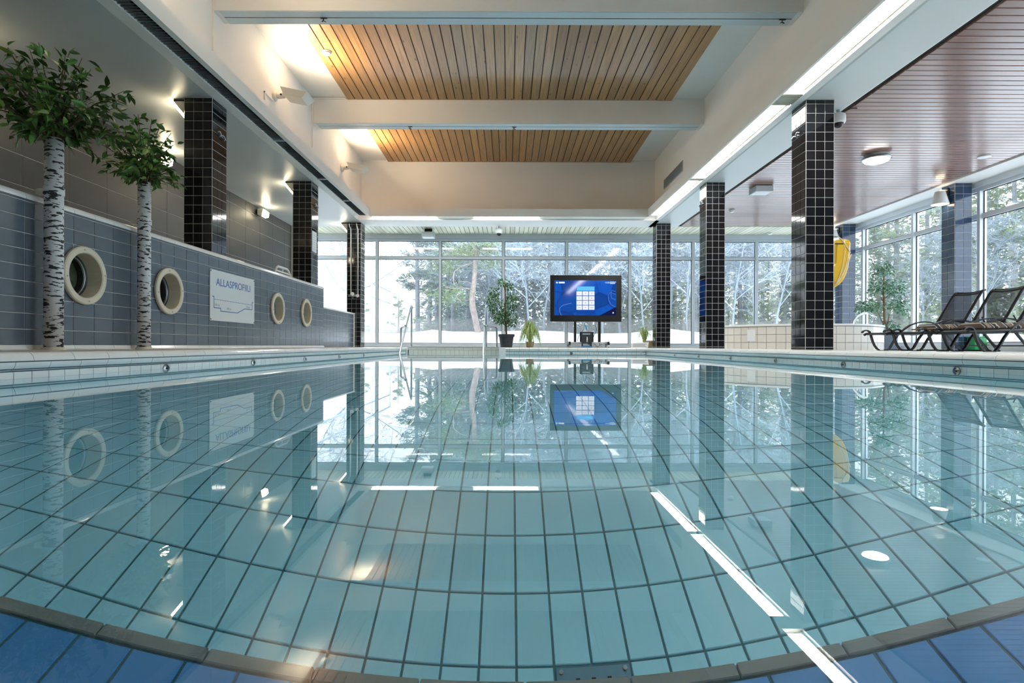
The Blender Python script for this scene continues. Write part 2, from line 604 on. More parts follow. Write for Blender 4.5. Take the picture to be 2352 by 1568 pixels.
YA = YR0 - nyd * 0.2
tile_grid(pool, 'tile', (XTL, 0, ZD), (1, 0, 0), (0, 1, 0), grid(0, NX, 0.098, YA - 0.2, nyd + 1, 0.2, 0.0062,
          skip=lambda c: c[0] + XTL > 0.11 and c[1] + XTL < 0.335 and 1.3 < c[3] < 1.50), 0.004, M_POOLTILE)
L = math.hypot(YR1 - YR0, ZR - ZD)
tile_grid(pool, 'tile', (XTL, YR0, ZD), (1, 0, 0), (0, YR1 - YR0, ZR - ZD), grid(0, NX, 0.098, 0, int(L / 0.2), 0.2, 0.0062), 0.004, M_POOLTILE, limit=0)
tile_grid(pool, 'tile', (XTL, YR1, ZR), (1, 0, 0), (0, 1, 0), grid(0, NX, 0.098, 0, 10, 0.2, 0.0062), 0.004, M_POOLTILE, limit=0)
tile_grid(pool, 'step_tile', (XL + 0.022, YN - 0.02, ZSH), (1, 0, 0), (0, 1, 0), grid(0, 51, 0.1, 0, 8, (YST - 0.024 - YN + 0.02) / 8, 0.006), 0.004, M_STEPTILE, limit=160, rest='step_tiling')
# grey nosing stones along the step
tile_grid(pool, 'nosing', (XL + 0.02, YST - 0.023, ZSH + 0.001), (1, 0, 0), (0, 1, 0), grid(0, 25, 0.204, 0, 1, 0.025, 0.002), 0.006, M_NOSING, chamfer=0.002)
tile_grid(pool, 'nosing', (XL + 0.02, YST, ZSH + 0.008), (1, 0, 0), (0, 0, -1), grid(0, 25, 0.204, 0, 1, 0.03, 0.005), 0.008, M_NOSING, chamfer=0.004)
tile_grid(pool, 'wall_tile', (XL - 0.04, 0, ZW), (0, 1, 0), (0, 0, 1), grid(YN, 66, 0.2, -1.62, 15, 0.1, 0.005), 0.005, M_POOLTILE, limit=0, rest='left_wall_tiling')
tile_grid(pool, 'wall_tile', (XR + 0.04, 0, ZW), (0, -1, 0), (0, 0, 1), grid(-YE - 0.04, 63, 0.2, -1.62, 15, 0.1, 0.005), 0.005, M_POOLTILE, limit=0, rest='right_wall_tiling')
tile_grid(pool, 'wall_tile', (0, YE + 0.04, ZW), (1, 0, 0), (0, 0, 1), grid(XNI + 0.06, 15, 0.2, -1.22, 11, 0.1, 0.005), 0.005, M_POOLTILE, limit=0, rest='end_wall_tiling')
# stair in the niche
for k in range(4):
    mb = MB(); mb.box(XL - 0.03, XNI + 0.03, YNI - 0.08 - 0.2 * k - 0.001, YNI + 0.02, ZR - 0.02, ZW - 0.16 - 0.18 * k)
    mb.build('stair', M_POOLTILE, pool)

# --- water
mb = MB(); mb.box(XL - 0.22, XR + 0.22, YN - 0.22, YNI + 0.2, -1.80, ZW)
struct('water', mb, M_WATER, 'still clear turquoise pool water with mirror reflections', 'water')

# --- coping: a half-round nose in two tiles, waterline tiles below it
def coping_side(label, edge, out, axis, a0, a1, pu, pl, name):
    """edge: coordinate of the nose; out: +1/-1 pointing to the water; axis: 'Y' or 'X' along the edge"""
    root = MB()
    base = edge - out * 0.14
    def prof(pts):
        return [(edge - out * n, z) for n, z in pts] if axis == 'Y' else [(edge - out * n, z) for n, z in pts]
    core = [(0.012, -0.012), (0.008, -0.044), (0.012, -0.08), (0.035, -0.088), (0.035, -0.30), (0.14, -0.30), (0.14, -0.004)]
    root.prism(prof(core), axis, a0, a1)
    r = struct('coping_edge', root, M_DARKGROUT, label, 'pool edge', fix=True)
    def arc(a, b, k):
        return [(0.036 - 0.036 * math.cos(math.radians(a + (b - a) * i / k)), -0.044 + 0.044 * math.sin(math.radians(a + (b - a) * i / k))) for i in range(k + 1)]
    up = [(0.14, 0.0)] + list(reversed(arc(3.5, 90, 7))) + [(0.012, -0.0414), (0.14, -0.0414)]
    lo = [(0.03, -0.0466)] + arc(-3.5, -80, 7) + [(0.05, -0.088)]
    def run(poly, pitch, gap, nm, m, sm=True):
        n = round((a1 - a0) / pitch)
        pitch = (a1 - a0) / n
        cache = MB(); cache.prism(prof(poly), axis, -pitch / 2 + gap / 2, pitch / 2 - gap / 2)
        me = cache.mesh(nm, m)
        import bmesh
        bm = bmesh.new(); bm.from_mesh(me); bmesh.ops.recalc_face_normals(bm, faces=bm.faces); bm.to_mesh(me); bm.free()
        for i in range(n):
            o = bpy.data.objects.new(nm, me); COL.objects.link(o); o.parent = r
            c = a0 + (i + 0.5) * pitch
            o.location = (0, c, 0) if axis == 'Y' else (c, 0, 0)
    run(up, pu, 0.004, 'coping_tile', M_GLAZED)
    run(lo, pl, 0.004, 'bullnose_tile', M_GLAZED)
    n = round((a1 - a0) / 0.1)
    p_ = (a1 - a0) / n
    if axis == 'Y':
        u = (0, out, 0)
        cells = grid(a0, n, p_, -0.188, 1, 0.098, 0.0035) if out > 0 else grid(-a1, n, p_, -0.188, 1, 0.098, 0.0035)
        tile_grid(r, 'waterline_tile', (edge - out * 0.035, 0, 0), u, (0, 0, 1), cells, 0.004, M_GLAZED)
    else:
        tile_grid(r, 'waterline_tile', (0, edge + 0.035, 0), (1, 0, 0), (0, 0, 1), grid(a0, n, p_, -0.188, 1, 0.098, 0.0035), 0.004, M_GLAZED)
    return r
cop_l = coping_side('white glazed round-nosed pool edge along the left deck', XL, 1, 'Y', YN, YNI - 0.1, 0.25, 0.2, 'left')
cop_r = coping_side('white glazed round-nosed pool edge beside the sun loungers', XR, -1, 'Y', YN, YE + 0.04, 0.25, 0.25, 'right')
cop_f = coping_side('white glazed pool edge below the display screen at the far end', YE, -1, 'X', XNI, XR + 0.02, 0.21, 0.21, 'far')
# niche: flat beige courses, and the white return at its right end
mb = MB(); mb.box(XL - 0.14, XNI, YNI + 0.012, YNI + 0.15, -0.30, -0.002)
nic = struct('coping_edge', mb, M_DARKGROUT, 'beige tiled back edge of the stair niche between the two handrails', 'pool edge')
tile_grid(nic, 'niche_tile', (XL, YNI + 0.012, 0), (1, 0, 0), (0, 0, 1), grid(0, 10, 0.205, -0.058, 1, 0.058, 0.004) + grid(0.02, 20, 0.1015, -0.16, 1, 0.10, 0.004), 0.006, M_CREAMTILE)
mb = MB(); mb.box(XL - 0.1, XNI, YNI + 0.0, YNI + 0.15, -0.002, 0.004)
mb.build('niche_cap', M_CREAMTILE, nic)
mb = MB(); mb.box(XNI - 0.02, XNI + 0.12, YE - 0.002, YNI + 0.15, -0.30, 0.002)
struct('coping_edge', mb, M_GLAZED, 'white tiled corner of the pool edge beside the right handrail', 'pool edge', bevel=0.012)

mb = MB(); mb.box(XL - 0.14, XL + 0.001, YNI - 0.102, YNI + 0.15, -0.30, 0.003)
struct('coping_edge', mb, M_GLAZED, 'white tiled corner of the pool edge below the left handrail', 'pool edge', bevel=0.012)

# --- left aisle: big stone-tile wall, half wall with portholes, low wall
mb = MB(); mb.box(XBW - 0.25, XBW, YB, 12.55, 0.0, ZS + 0.05)
wl = struct('wall_left', mb, M_GROUT, 'tall wall of large dark stone tiles behind the left columns', 'wall')
tile_grid(wl, 'stone_tile', (XBW, 0, 0), (0, 1, 0), (0, 0, 1), grid(5.597 - 0.596 * 4, 16, 0.596, ZS - 9 * 0.3 + 0.12, 8, 0.3, 0.005) +
          grid(5.597 - 0.596 * 4, 16, 0.596, ZS - 0.18, 1, 0.18, 0.005), 0.004, M_STONETILE)

XW = -3.03
YW0, YW1, ZWT = 1.6, 9.32, 0.995
PORT = [(4.05, 0.525), (5.06, 0.510), (7.44, 0.512), (8.49, 0.515)]
def half_wall():
    mb = MB()
    ys = [YW0]
    for (py, pz) in PORT:
        ys += [py - 0.165, py + 0.165]
    ys.append(YW1)
    for i in range(0, len(ys), 2):
        mb.box(XW - 0.22, XW - 0.004, ys[i], ys[i + 1], 0, ZWT - 0.035)
    for (py, pz) in PORT:
        mb.box(XW - 0.22, XW - 0.004, py - 0.165, py + 0.165, 0, pz - 0.165)
        mb.box(XW - 0.22, XW - 0.004, py - 0.165, py + 0.165, pz + 0.165, ZWT - 0.035)
    w = struct('wall_pool_side', mb, M_GROUT, 'waist-high slate blue tiled wall with four round portholes', 'wall')
    pitch = 0.1985
    cells = grid(YW1 - 39 * pitch, 39, pitch, 0.03, 9, 0.1005, 0.0045) + grid(YW1 - 39 * pitch, 39, pitch, 0.9345, 1, 0.026, 0.0045)
    keep, cut = [], []
    for c in cells:
        hit = None
        for (py, pz) in PORT:
            nx = min(max(py, c[0]), c[1]); nz = min(max(pz, c[2]), c[3])
            if math.hypot(nx - py, nz - pz) < 0.185:
                hit = (py, pz)
        (cut if hit else keep).append((c, hit))
    tile_grid(w, 'tile', (XW - 0.004, 0, 0), (0, 1, 0), (0, 0, 1), [c for c, _ in keep], 0.004, M_BLUETILE)
    for c, (py, pz) in cut:
        mb = MB(); n = max(2, int((c[1] - c[0]) / 0.012)); R = 0.185
        for i in range(n):
            a = c[0] + (c[1] - c[0]) * i / n; b = c[0] + (c[1] - c[0]) * (i + 1) / n
            h = R * R - ((a + b) / 2 - py) ** 2
            spans = [(c[2], c[3])]
            if h > 0:
                h = math.sqrt(h)
                spans = [(c[2], min(c[3], pz - h)), (max(c[2], pz + h), c[3])]
            for z0, z1 in spans:
                if z1 - z0 > 0.001:
                    mb.add([(XW, a, z0), (XW, b, z0), (XW, b, z1), (XW, a, z1)], [(0, 1, 2, 3)])
        if mb.f:
            mb.build('tile', M_BLUETILE, w)
    # rounded white capping tiles
    cap = MB()
    arc = [(XW - 0.035 + 0.043 * math.cos(math.radians(t)), ZWT - 0.04 + 0.04 * math.sin(math.radians(t))) for t in range(-10, 91, 20)]
    poly = [(XW - 0.24, ZWT)] + list(reversed(arc)) + [(XW - 0.24, ZWT - 0.046)]
    cap.prism(poly, 'Y', -0.0972, 0.0972)
    me = cap.mesh('capping_tile', M_GLAZED)
    for i in range(39):
        o = bpy.data.objects.new('capping_tile', me); COL.objects.link(o); o.parent = w
        o.location = (0, YW1 - (i + 0.5) * pitch, 0)
    # white cove tiles along the foot
    for i in range(39):
        if abs(YW1 - (i + 0.5) * pitch - 3.67) < 0.09 or abs(YW1 - (i + 0.5) * pitch - 4.58) < 0.09:
            continue
        if i == 0:
            sk = MB(); sk.prism([(XW + 0.001, 0.03), (XW + 0.006, 0.03), (XW + 0.014, 0.008), (XW + 0.03, 0.0), (XW + 0.001, 0.0)], 'Y', -0.0975, 0.0975)
            skm = sk.mesh('cove_tile', M_GLAZED)
        o = bpy.data.objects.new('cove_tile', skm); COL.objects.link(o); o.parent = w
        o.location = (0, YW1 - (i + 0.5) * pitch, 0)
    return w
half_wall()

mb = MB(); mb.box(-3.50, -3.304, YW1, 12.21, 0, 0.70)
lw = struct('wall_shower_side', mb, M_GROUT, 'low slate blue tiled wall between the half wall and the shower column', 'wall')
tile_grid(lw, 'tile', (-3.304, 0, 0), (0, 1, 0), (0, 0, 1), grid(YW1, 14, 0.2, 0.0, 7, 0.0995, 0.0045), 0.004, M_BLUETILE)
mb = MB(); mb.box(-3.52, -3.295, YW1, 12.21, 0.70, 0.725); mb.build('capping', M_GLAZED, lw, bevel=0.008)

# --- columns
def column(x0, y, label, s=0.31, nx=3, ph=0.1, m=M_BLACKTILE, z1=ZS, inner=-1, z0=0.0):
    """inner: the side (-1: left face, +1: right face) that looks at the pool"""
    mb = MB(); mb.box(x0 + 0.004, x0 + s - 0.004, y + 0.004, y + s - 0.004, z0, z1)
    c = struct('column', mb, M_GROUT, label, 'column')
    pw = (s - 0.012) / nx
    def faces(u0):
        n = int((z1 - z0 - 0.03) / ph)
        return grid(0.006, nx, pw, z0 + 0.03, n, ph, 0.005) + grid(0.006, nx, pw, z0 + 0.003, 1, 0.026, 0.004) + grid(0.006, nx, pw, z0 + 0.03 + n * ph, 1, z1 - z0 - 0.03 - n * ph, 0.004)
    tile_grid(c, 'tile', (x0, y + 0.004, 0), (1, 0, 0), (0, 0, 1), faces(0), 0.004, m)
    if inner < 0:
        tile_grid(c, 'tile', (x0 + 0.004, y + s, 0), (0, -1, 0), (0, 0, 1), faces(0), 0.004, m)
        tile_grid(c, 'tile', (x0 + s - 0.004, y, 0), (0, 1, 0), (0, 0, 1), faces(0), 0.004, m, limit=0, rest='side_tiling')
    else:
        tile_grid(c, 'tile', (x0 + s - 0.004, y, 0), (0, 1, 0), (0, 0, 1), faces(0), 0.004, m)
        tile_grid(c, 'tile', (x0 + 0.004, y + s, 0), (0, -1, 0), (0, 0, 1), faces(0), 0.004, m, limit=0, rest='side_tiling')
    tile_grid(c, 'tile', (x0 + s, y + s - 0.004, 0), (-1, 0, 0), (0, 0, 1), faces(0), 0.004, m, limit=0, rest='back_tiling')
    return c
nm = ('nearest', 'middle', 'farthest')
for i, y in enumerate(DCOL):
    column(XC, y, 'black tiled column on the right pool edge, %s of three%s' % (nm[i], (', beside the yellow rescue pad', '', ', beside the spider plant')[i]), inner=-1)
    column(-XC - 0.31, y, 'black tiled column on the left, %s of three%s' % (nm[i], (', behind the birch trees', ', with a white notice', ', with the shower')[i]), inner=1)
for i, y in enumerate((9.15, 12.22)):
    column(7.17, y, 'navy tiled window column on the right, ' + ('behind the sun loungers', 'behind the yellow rescue pad')[i], s=0.285, nx=2, ph=0.125, m=M_NAVYTILE, inner=-1, z0=-0.028)
# --- boxing round the well, upper walls, ceiling
mb = MB()
mb.box(-XC, -3.05, YB, 11.62, ZS, ZF); mb.box(-2.90, -2.84, YB, 11.62, ZS, ZF)
mb.box(-3.05, -2.90, YB, 11.62, ZF - 0.03, ZF)
bl = struct('trim_1', mb, M_WHITE, 'white boxed bulkhead along the left of the pool well with a dark air grille', 'bulkhead')
mb = MB(); mb.box(-3.05, -2.90, YB, 11.62, ZF - 0.045, ZF - 0.031); mb.build('grille_recess', M_DARKVOID, bl)
# lamellas across the grille
lam = MB(); lam.prism([(-0.020, 0.002), (-0.018, 0.0), (0.014, 0.016), (0.012, 0.018)], 'X', -3.05, -2.90)
lme = lam.mesh('lamella', M_DARKGRILLE)
for i in range(186):
    o = bpy.data.objects.new('lamella', lme); COL.objects.link(o); o.parent = bl
    o.location = (0, 4.2 + i * 0.04, ZS + 0.008)
mb = MB()
for i in range(60):
    y = 4.16 - i * 0.04
    mb.add([(q[0], q[1] + y, q[2] + ZS + 0.008) for q in lam.v], lam.f)
o = mb.build('near_lamellas', M_DARKGRILLE, bl); o['kind'] = 'stuff'
for y in (7.35, 9.05, 10.4):
    mb = MB(); mb.box(-3.05, -2.90, y, y + 0.02, ZS - 0.002, ZS + 0.05); mb.build('grille_joint', M_ALUSHADE, bl)

mb = MB(); mb.box(2.84, 2.868, YB, 11.62, ZS, ZF); mb.box(2.868, 3.085, YB, 12.0, ZF - 0.04, ZF); mb.box(3.085, XC, YB, 12.62, ZS, ZF)
struct('trim_2', mb, M_WHITE, 'white boxed bulkhead along the right of the pool well above the strip lights', 'bulkhead')
mb = MB(); mb.box(XC, 3.74, YB, 12.62, ZS, ZF)
struct('trim_3', mb, M_SOFFIT, 'pale blue-grey soffit over the right columns beside the slatted ceiling', 'soffit', bevel=0.03)
mb = MB(); mb.box(-2.84, 2.84, 11.62, 11.65, ZS, ZF); mb.box(-2.84, 2.868, 11.65, 12.22, ZF - 0.04, ZF); mb.box(-XC, XC, 11.95, 12.62, ZS, ZF - 0.001)
struct('trim_4', mb, M_WHITE, 'white boxed bulkhead across the far end of the pool well', 'bulkhead')
mb = MB(); mb.box(-XC - 0.15, -XC, YB, 12.4, ZF - 0.1, ZC + 0.1)
struct('wall_upper_left', mb, M_WHITE, 'plain white upper wall of the pool well carrying the uplights', 'wall')
mb = MB(); mb.box(XC - 0.03, XC + 0.15, YB, 12.4, ZF - 0.1, ZC + 0.1)
struct('wall_upper_right', mb, M_WHITE, 'plain white upper wall of the pool well with the grey vent', 'wall')
mb = MB(); mb.box(-XC - 0.15, XC + 0.15, 12.24, 12.4, ZF - 0.1, ZC + 0.1)
struct('wall_upper_far', mb, M_WHITE, 'plain white upper wall at the far end of the pool well', 'wall')
mb = MB(); mb.box(-XC - 0.2, XC + 0.2, YB, 12.45, ZC, ZC + 0.12)
struct('ceiling', mb, M_WHITE, 'white ceiling of the pool well beside the wooden boards', 'ceiling')

def beam(y, vis):
    zb = CZ + 3.575
    mb = MB(); mb.box(-XC, XC - 0.03, y, y + 0.255, zb, ZC + 0.01)
    b = struct('beam', mb, M_WHITE, ('white ceiling beam nearest the camera, running off the top edge', 'white ceiling beam in mid-picture between the two wooden panels', 'white ceiling beam outside the picture')[vis], 'beam', bevel=0.004)
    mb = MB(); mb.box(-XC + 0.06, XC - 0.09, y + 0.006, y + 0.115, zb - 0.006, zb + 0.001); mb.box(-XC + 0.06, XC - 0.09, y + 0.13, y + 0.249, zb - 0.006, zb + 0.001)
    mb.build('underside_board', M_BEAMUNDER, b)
    mb = MB(); mb.box(-XC + 0.06, XC - 0.09, y + 0.115, y + 0.13, zb - 0.002, zb); mb.build('track', M_GASKETSHADOW, b)
    return b
beam(6.08, 0); beam(9.15, 1); beam(3.01, 2); beam(-0.06, 2)

# --- wooden ceiling panels in the well
def panel(y0, y1, label):
    mb = MB(); mb.box(-2.61, 2.58, y0, y1, ZC - 0.012, ZC - 0.002)
    p = struct('ceiling_panel', mb, M_GASKETSHADOW, label, 'ceiling')
    w = 0.121
    tile_grid(p, 'plank', (-2.60, y0, ZC - 0.012), (1, 0, 0), (0, -1, 0), [(i * 0.134, i * 0.134 + w, -(y1 - y0), 0) for i in range(39)], 0.02, M_PINEWOOD, chamfer=0.003)
panel(6.345, 9.145, 'knotty pine board ceiling panel between the two white beams')
panel(9.41, 12.235, 'knotty pine board ceiling panel beyond the middle beam')

# --- low ceilings
mb = MB(); mb.box(XBW - 0.2, -XC - 0.001, YB, 12.64, ZS, ZS + 0.1)
struct('ceiling', mb, M_LOWCEIL, 'smooth grey ceiling over the left aisle', 'ceiling')
mb = MB(); mb.box(3.742, 7.07, YB, 12.60, ZS + 0.045, ZS + 0.13)  # black backing left bare at the soffit edge paints the shadow gap
cr = struct('ceiling', mb, M_GASKETSHADOW, 'red-brown slatted wooden ceiling over the loungers', 'ceiling')
tile_grid(cr, 'slat', (3.815, 0, ZS + 0.045), (1, 0, 0), (0, -1, 0), [(0, 3.245, -(12.58 - i * 0.1015), -(12.58 - i * 0.1015) + 0.092) for i in range(105)], 0.024, M_SLATWOOD, chamfer=0.004)
mb = MB(); mb.box(XBW - 0.2, XG + 0.2, 12.625, 13.72, ZS + 0.045, ZS + 0.13)
cf = struct('ceiling', mb, M_GASKETSHADOW, 'pale slatted ceiling strip along the far windows', 'ceiling')
tile_grid(cf, 'slat', (XBW - 0.1, 12.655, ZS + 0.045), (1, 0, 0), (0, -1, 0), [(i * 0.105, i * 0.105 + 0.096, -0.985, 0) for i in range(112)], 0.022, M_PALESLAT, chamfer=0.004)

# --- roofs keep the sky out
mb = MB(); mb.box(XBW - 0.3, -XC - 0.15, YB - 0.2, 14.1, ZF + 0.03, ZF + 0.15); mb.box(XC + 0.15, XG + 0.5, YB - 0.2, 14.1, ZF + 0.03, ZF + 0.15)
mb.box(-XC - 0.15, XC + 0.15, 12.4, 14.1, ZF + 0.03, ZF + 0.15); mb.box(-XC - 0.3, XC + 0.3, YB - 0.2, 12.6, ZC + 0.121, ZC + 0.25)
struct('roof', mb, M_GREYBOX, 'flat roof over the pool hall', 'roof')
mb = MB(); mb.box(XBW - 0.3, XG + 0.3, YB - 0.2, YB, -0.1, ZC + 0.2)
struct('wall_back', mb, M_DARKBACK, 'unseen wall behind the camera, kept dark for the column reflections', 'wall')

# --- windows
def window_run(name, label, origin, u, n_in, cuts, frame, length0, length1, sill_z):
    """origin + u*t along the glass; n_in: into the room; cuts: mullion positions"""
    O, u, n = Vector(origin), Vector(u), Vector(n_in)
    def bar(mb, a0, a1, z0, z1, d0, d1):
        p, q = O + u * a0 + n * d0, O + u * a1 + n * d1
        mb.box(min(p.x, q.x), max(p.x, q.x), min(p.y, q.y), max(p.y, q.y), z0, z1)
    ht, tr = CZ + 2.50, CZ + 2.10
    mb = MB(); bar(mb, length0, length1, ht, ht + 0.06, -0.03, 0.05)
    w = struct(name, mb, frame, label, 'window', bevel=0.004)
    mb = MB(); bar(mb, length0, length1, ht + 0.06, ZS + 0.06, -0.03, 0.10); mb.build('head_board', frame, w)
    mb = MB(); bar(mb, length0, length1, sill_z - 0.06, sill_z, -0.03, 0.05); mb.build('bottom_rail', frame, w, bevel=0.003)
    mb = MB(); bar(mb, length0, length1, sill_z - 0.075, sill_z - 0.06, -0.03, 0.13); mb.build('sill', M_ALULIT, w, bevel=0.003)
    mb = MB(); bar(mb, length0, length1, -0.12, sill_z - 0.075, -0.06, 0.09); mb.build('kerb', M_GLAZED, w)
    for i in range(len(cuts) - 1):
        a, b = cuts[i] + 0.028, cuts[i + 1] - 0.028
        mb = MB(); bar(mb, a, b, tr - 0.035, tr + 0.035, -0.03, 0.045); mb.build('transom', frame, w, bevel=0.003)
        for z0, z1 in ((sill_z, tr - 0.035), (tr + 0.035, ht)):
            mb = MB(); bar(mb, a, b, z0, z1, -0.004, 0.004); pn = mb.build('pane', M_GLASS, w)
            g = MB()
            bar(g, a, a + 0.012, z0, z1, 0.004, 0.014); bar(g, b - 0.012, b, z0, z1, 0.004, 0.014)
            bar(g, a, b, z1 - 0.012, z1, 0.004, 0.014); bar(g, a, b, z0, z0 + 0.012, 0.004, 0.014)
            g.build('gasket', M_GASKETSHADOW, pn)
    for c in cuts:
        mb = MB(); bar(mb, c - 0.028, c + 0.028, sill_z, ht, -0.04, 0.075); mb.build('mullion', frame, w, bevel=0.003)
cx = [-4.67 + 1.514 * i for i in range(9)]
window_run('window_1', 'glazed end wall of seven wide bays looking onto the winter garden', (0, YG, 0), (1, 0, 0), (0, -1, 0), cx, M_ALUSHADE, XBW - 0.1, XG, CZ + 0.055)
cy = [13.62 - 1.5 * i for i in range(9)][::-1]
window_run('window_2', 'glazed right wall behind the sun loungers and window columns', (XG, 0, 0), (0, 1, 0), (-1, 0, 0), cy, M_ALULIT, 1.60, YG + 0.02, CZ + 0.075)
window_run('window_3', 'narrow window in the left corner past the stone wall', (XBW, 0, 0), (0, 1, 0), (1, 0, 0), [12.58, YG - 0.03], M_ALUSHADE, 12.55, YG, CZ + 0.055)
mb = MB(); mb.box(XG - 0.05, XG + 0.25, YB, 1.60, -0.1, ZS + 0.1)  # out of view, put in so the columns mirror darkness instead of glazing
struct('wall_right', mb, M_DARKBACK, 'unseen dark wall added beside the camera to darken the column reflections', 'wall')
mb = MB(); mb.box(7.07, XG + 0.25, YB, YG + 0.1, ZS, ZS + 0.2)
struct('trim_5', mb, M_WHITE, 'white soffit band above the right windows', 'soffit', bevel=0.004)

# ================================================================== LIGHTS OF THE ROOM
def lamp(name, kind, parent, loc, rot, energy, color, **kw):
    ld = bpy.data.lights.new(name, kind)
    ld.energy = energy
    ld.color = color
    for k, v in kw.items():
        setattr(ld, k, v)
    o = bpy.data.objects.new(name, ld)
    COL.objects.link(o)
    attach(o, parent)
    o.location = loc
    o.rotation_euler = rot
    return o

def strip_right(y0, y1, label):
    t = thing('strip_light', (2.98, (y0 + y1) / 2, ZS + 0.05), label, 'strip light', 'fluorescent strip lights along the right bulkhead')
    mb = MB(); mb.box(2.869, 3.083, y0, y1, ZS + 0.063, ZF - 0.042); mb.build('housing', M_WHITEPLASTIC, t)
    mb = MB(); mb.box(2.874, 3.062, y0 + 0.01, y1 - 0.01, ZS + 0.045, ZS + 0.063); mb.build('diffuser', M_STRIP, t)
    mb = MB(); mb.box(3.064, 3.072, y0, y1, ZS + 0.035, ZS + 0.0625); mb.build('divider', M_STRIPOFF, t)
    return t
SEG = [(-3.5, -1.0), (-1.0, 1.6), (1.6, 3.3), (3.3, 5.18), (5.18, 5.95), (6.28, 8.95), (9.14, 11.66)]  # the runs over and behind the camera are unseen, added as fill light
SL = ['unseen strip light added behind the camera for fill', 'unseen strip light added above the camera for fill', 'unseen strip light added just out of the picture for fill', 'bright strip light running off the top edge on the right',
      'short bright strip light just before the nearest right column', 'bright strip light between the nearest and middle right columns', 'bright strip light between the middle right column and the far corner']
for (a, b), l in zip(SEG, SL):
    strip_right(a, b, l)
for (a, b, l) in ((5.96, 6.27, 'unlit ribbed louvre over the nearest right column'), (8.96, 9.13, 'unlit ribbed louvre over the middle right column')):
    t = thing('louvre', (2.98, (a + b) / 2, ZS + 0.02), l, 'louvre')
    mb = MB(); mb.box(2.869, 3.083, a, b, ZS + 0.05, ZS + 0.06); mb.build('backing', M_STRIPOFF, t)
    n = int((b - a) / 0.03)
    for i in range(n):
        mb = MB(); mb.box(2.874, 3.080, a + 0.005 + i * 0.03, a + 0.012 + i * 0.03, ZS + 0.005, ZS + 0.05); mb.build('rib', M_STRIPOFF, t)
for (x0, x1, l) in ((-2.83, -1.50, 'bright strip light at the left end of the far bulkhead'), (-0.72, 0.63, 'bright strip light in the middle of the far bulkhead')):
    t = thing('strip_light', ((x0 + x1) / 2, 11.8, ZS + 0.05), l, 'strip light')
    mb = MB(); mb.box(x0, x1, 11.66, 11.94, ZS + 0.03, ZF - 0.042); mb.build('housing', M_WHITEPLASTIC, t)
    mb = MB(); mb.box(x0 + 0.01, x1 - 0.01, 11.67, 11.93, ZS + 0.012, ZS + 0.03); mb.build('diffuser', M_STRIP, t)
for (x0, x1, l) in ((-1.49, -0.73, 'unlit louvre between the two far strip lights'), (0.64, 2.84, 'unlit louvre on the right half of the far bulkhead')):
    mb = MB(); mb.box(x0, x1, 11.66, 11.94, ZS + 0.02, ZS + 0.03)
    tag(mb.build('louvre', M_STRIPOFF), l, 'louvre')

def uplight(y, label):
    z = CZ + 3.37
    t = thing('uplight', (-3.17, y, z), label, 'uplight', 'angled uplights on the left upper wall')
    mb = MB(); mb.lathe([(0.062, 0.0), (0.066, 0.01), (0.066, 0.03), (0.05, 0.042)], (-3.17, y, z - 0.02), 20, axis='X'); mb.build('wall_plate', M_LAMPBODY, t, smooth=False)
    mb = MB(); mb.tube([(-3.135, y, z - 0.02), (-3.02, y, z - 0.01)], 0.036, 12); mb.build('arm', M_LAMPBODY, t)
    mb = MB(); mb.lathe([(0.012, -0.045), (0.012, -0.03)], (-3.06, y, z - 0.012), 10, axis='Y'); mb.build('pivot', M_DARKVOID, t)
    a = math.radians(-11)
    def R(x, zz):
        return (-3.03 + x * math.cos(a) - zz * math.sin(a), z + 0.05 + x * math.sin(a) + zz * math.cos(a))
    mb = MB()
    top = [R(0, 0), R(0.37, 0)]; bot = [R(0.055, -0.095), R(0.30, -0.095)]
    vs = []
    for yy, ins in ((y - 0.15, 0.03), (y + 0.15, -0.03)):
        vs += [(top[0][0], yy, top[0][1]), (top[1][0], yy, top[1][1]), (bot[1][0], yy + ins, bot[1][1]), (bot[0][0], yy + ins, bot[0][1])]
    mb.add(vs, [(3, 2, 1, 0), (4, 5, 6, 7), (1, 2, 6, 5), (2, 3, 7, 6), (3, 0, 4, 7), (0, 1, 5, 4)])
    mb.build('housing', M_LAMPBODY, t, fix=True, bevel=0.004)
    mb = MB(); p, q = R(0.03, 0.004), R(0.34, 0.004)
    mb.add([(p[0], y - 0.12, p[1]), (q[0], y - 0.12, q[1]), (q[0], y + 0.12, q[1]), (p[0], y + 0.12, p[1])], [(0, 1, 2, 3)])
    mb.build('glass_cover', emission('uplight_glow', (1.0, 0.78, 0.50), 3.0), t)
    c = R(0.24, 0.02)
    lamp('lamp', 'AREA', t, (c[0], y, c[1] + 0.075), (math.pi, math.radians(42), 0), UP_W, (1.0, 0.78, 0.52), shape='RECTANGLE', size=0.18, size_y=0.2, spread=math.radians(165))
uplight(7.66, 'angled cream uplight on the left upper wall just before the middle beam')
uplight(10.75, 'angled cream uplight on the left upper wall beyond the middle beam')
uplight(4.55, 'unseen angled uplight added above the birch trees for its light')

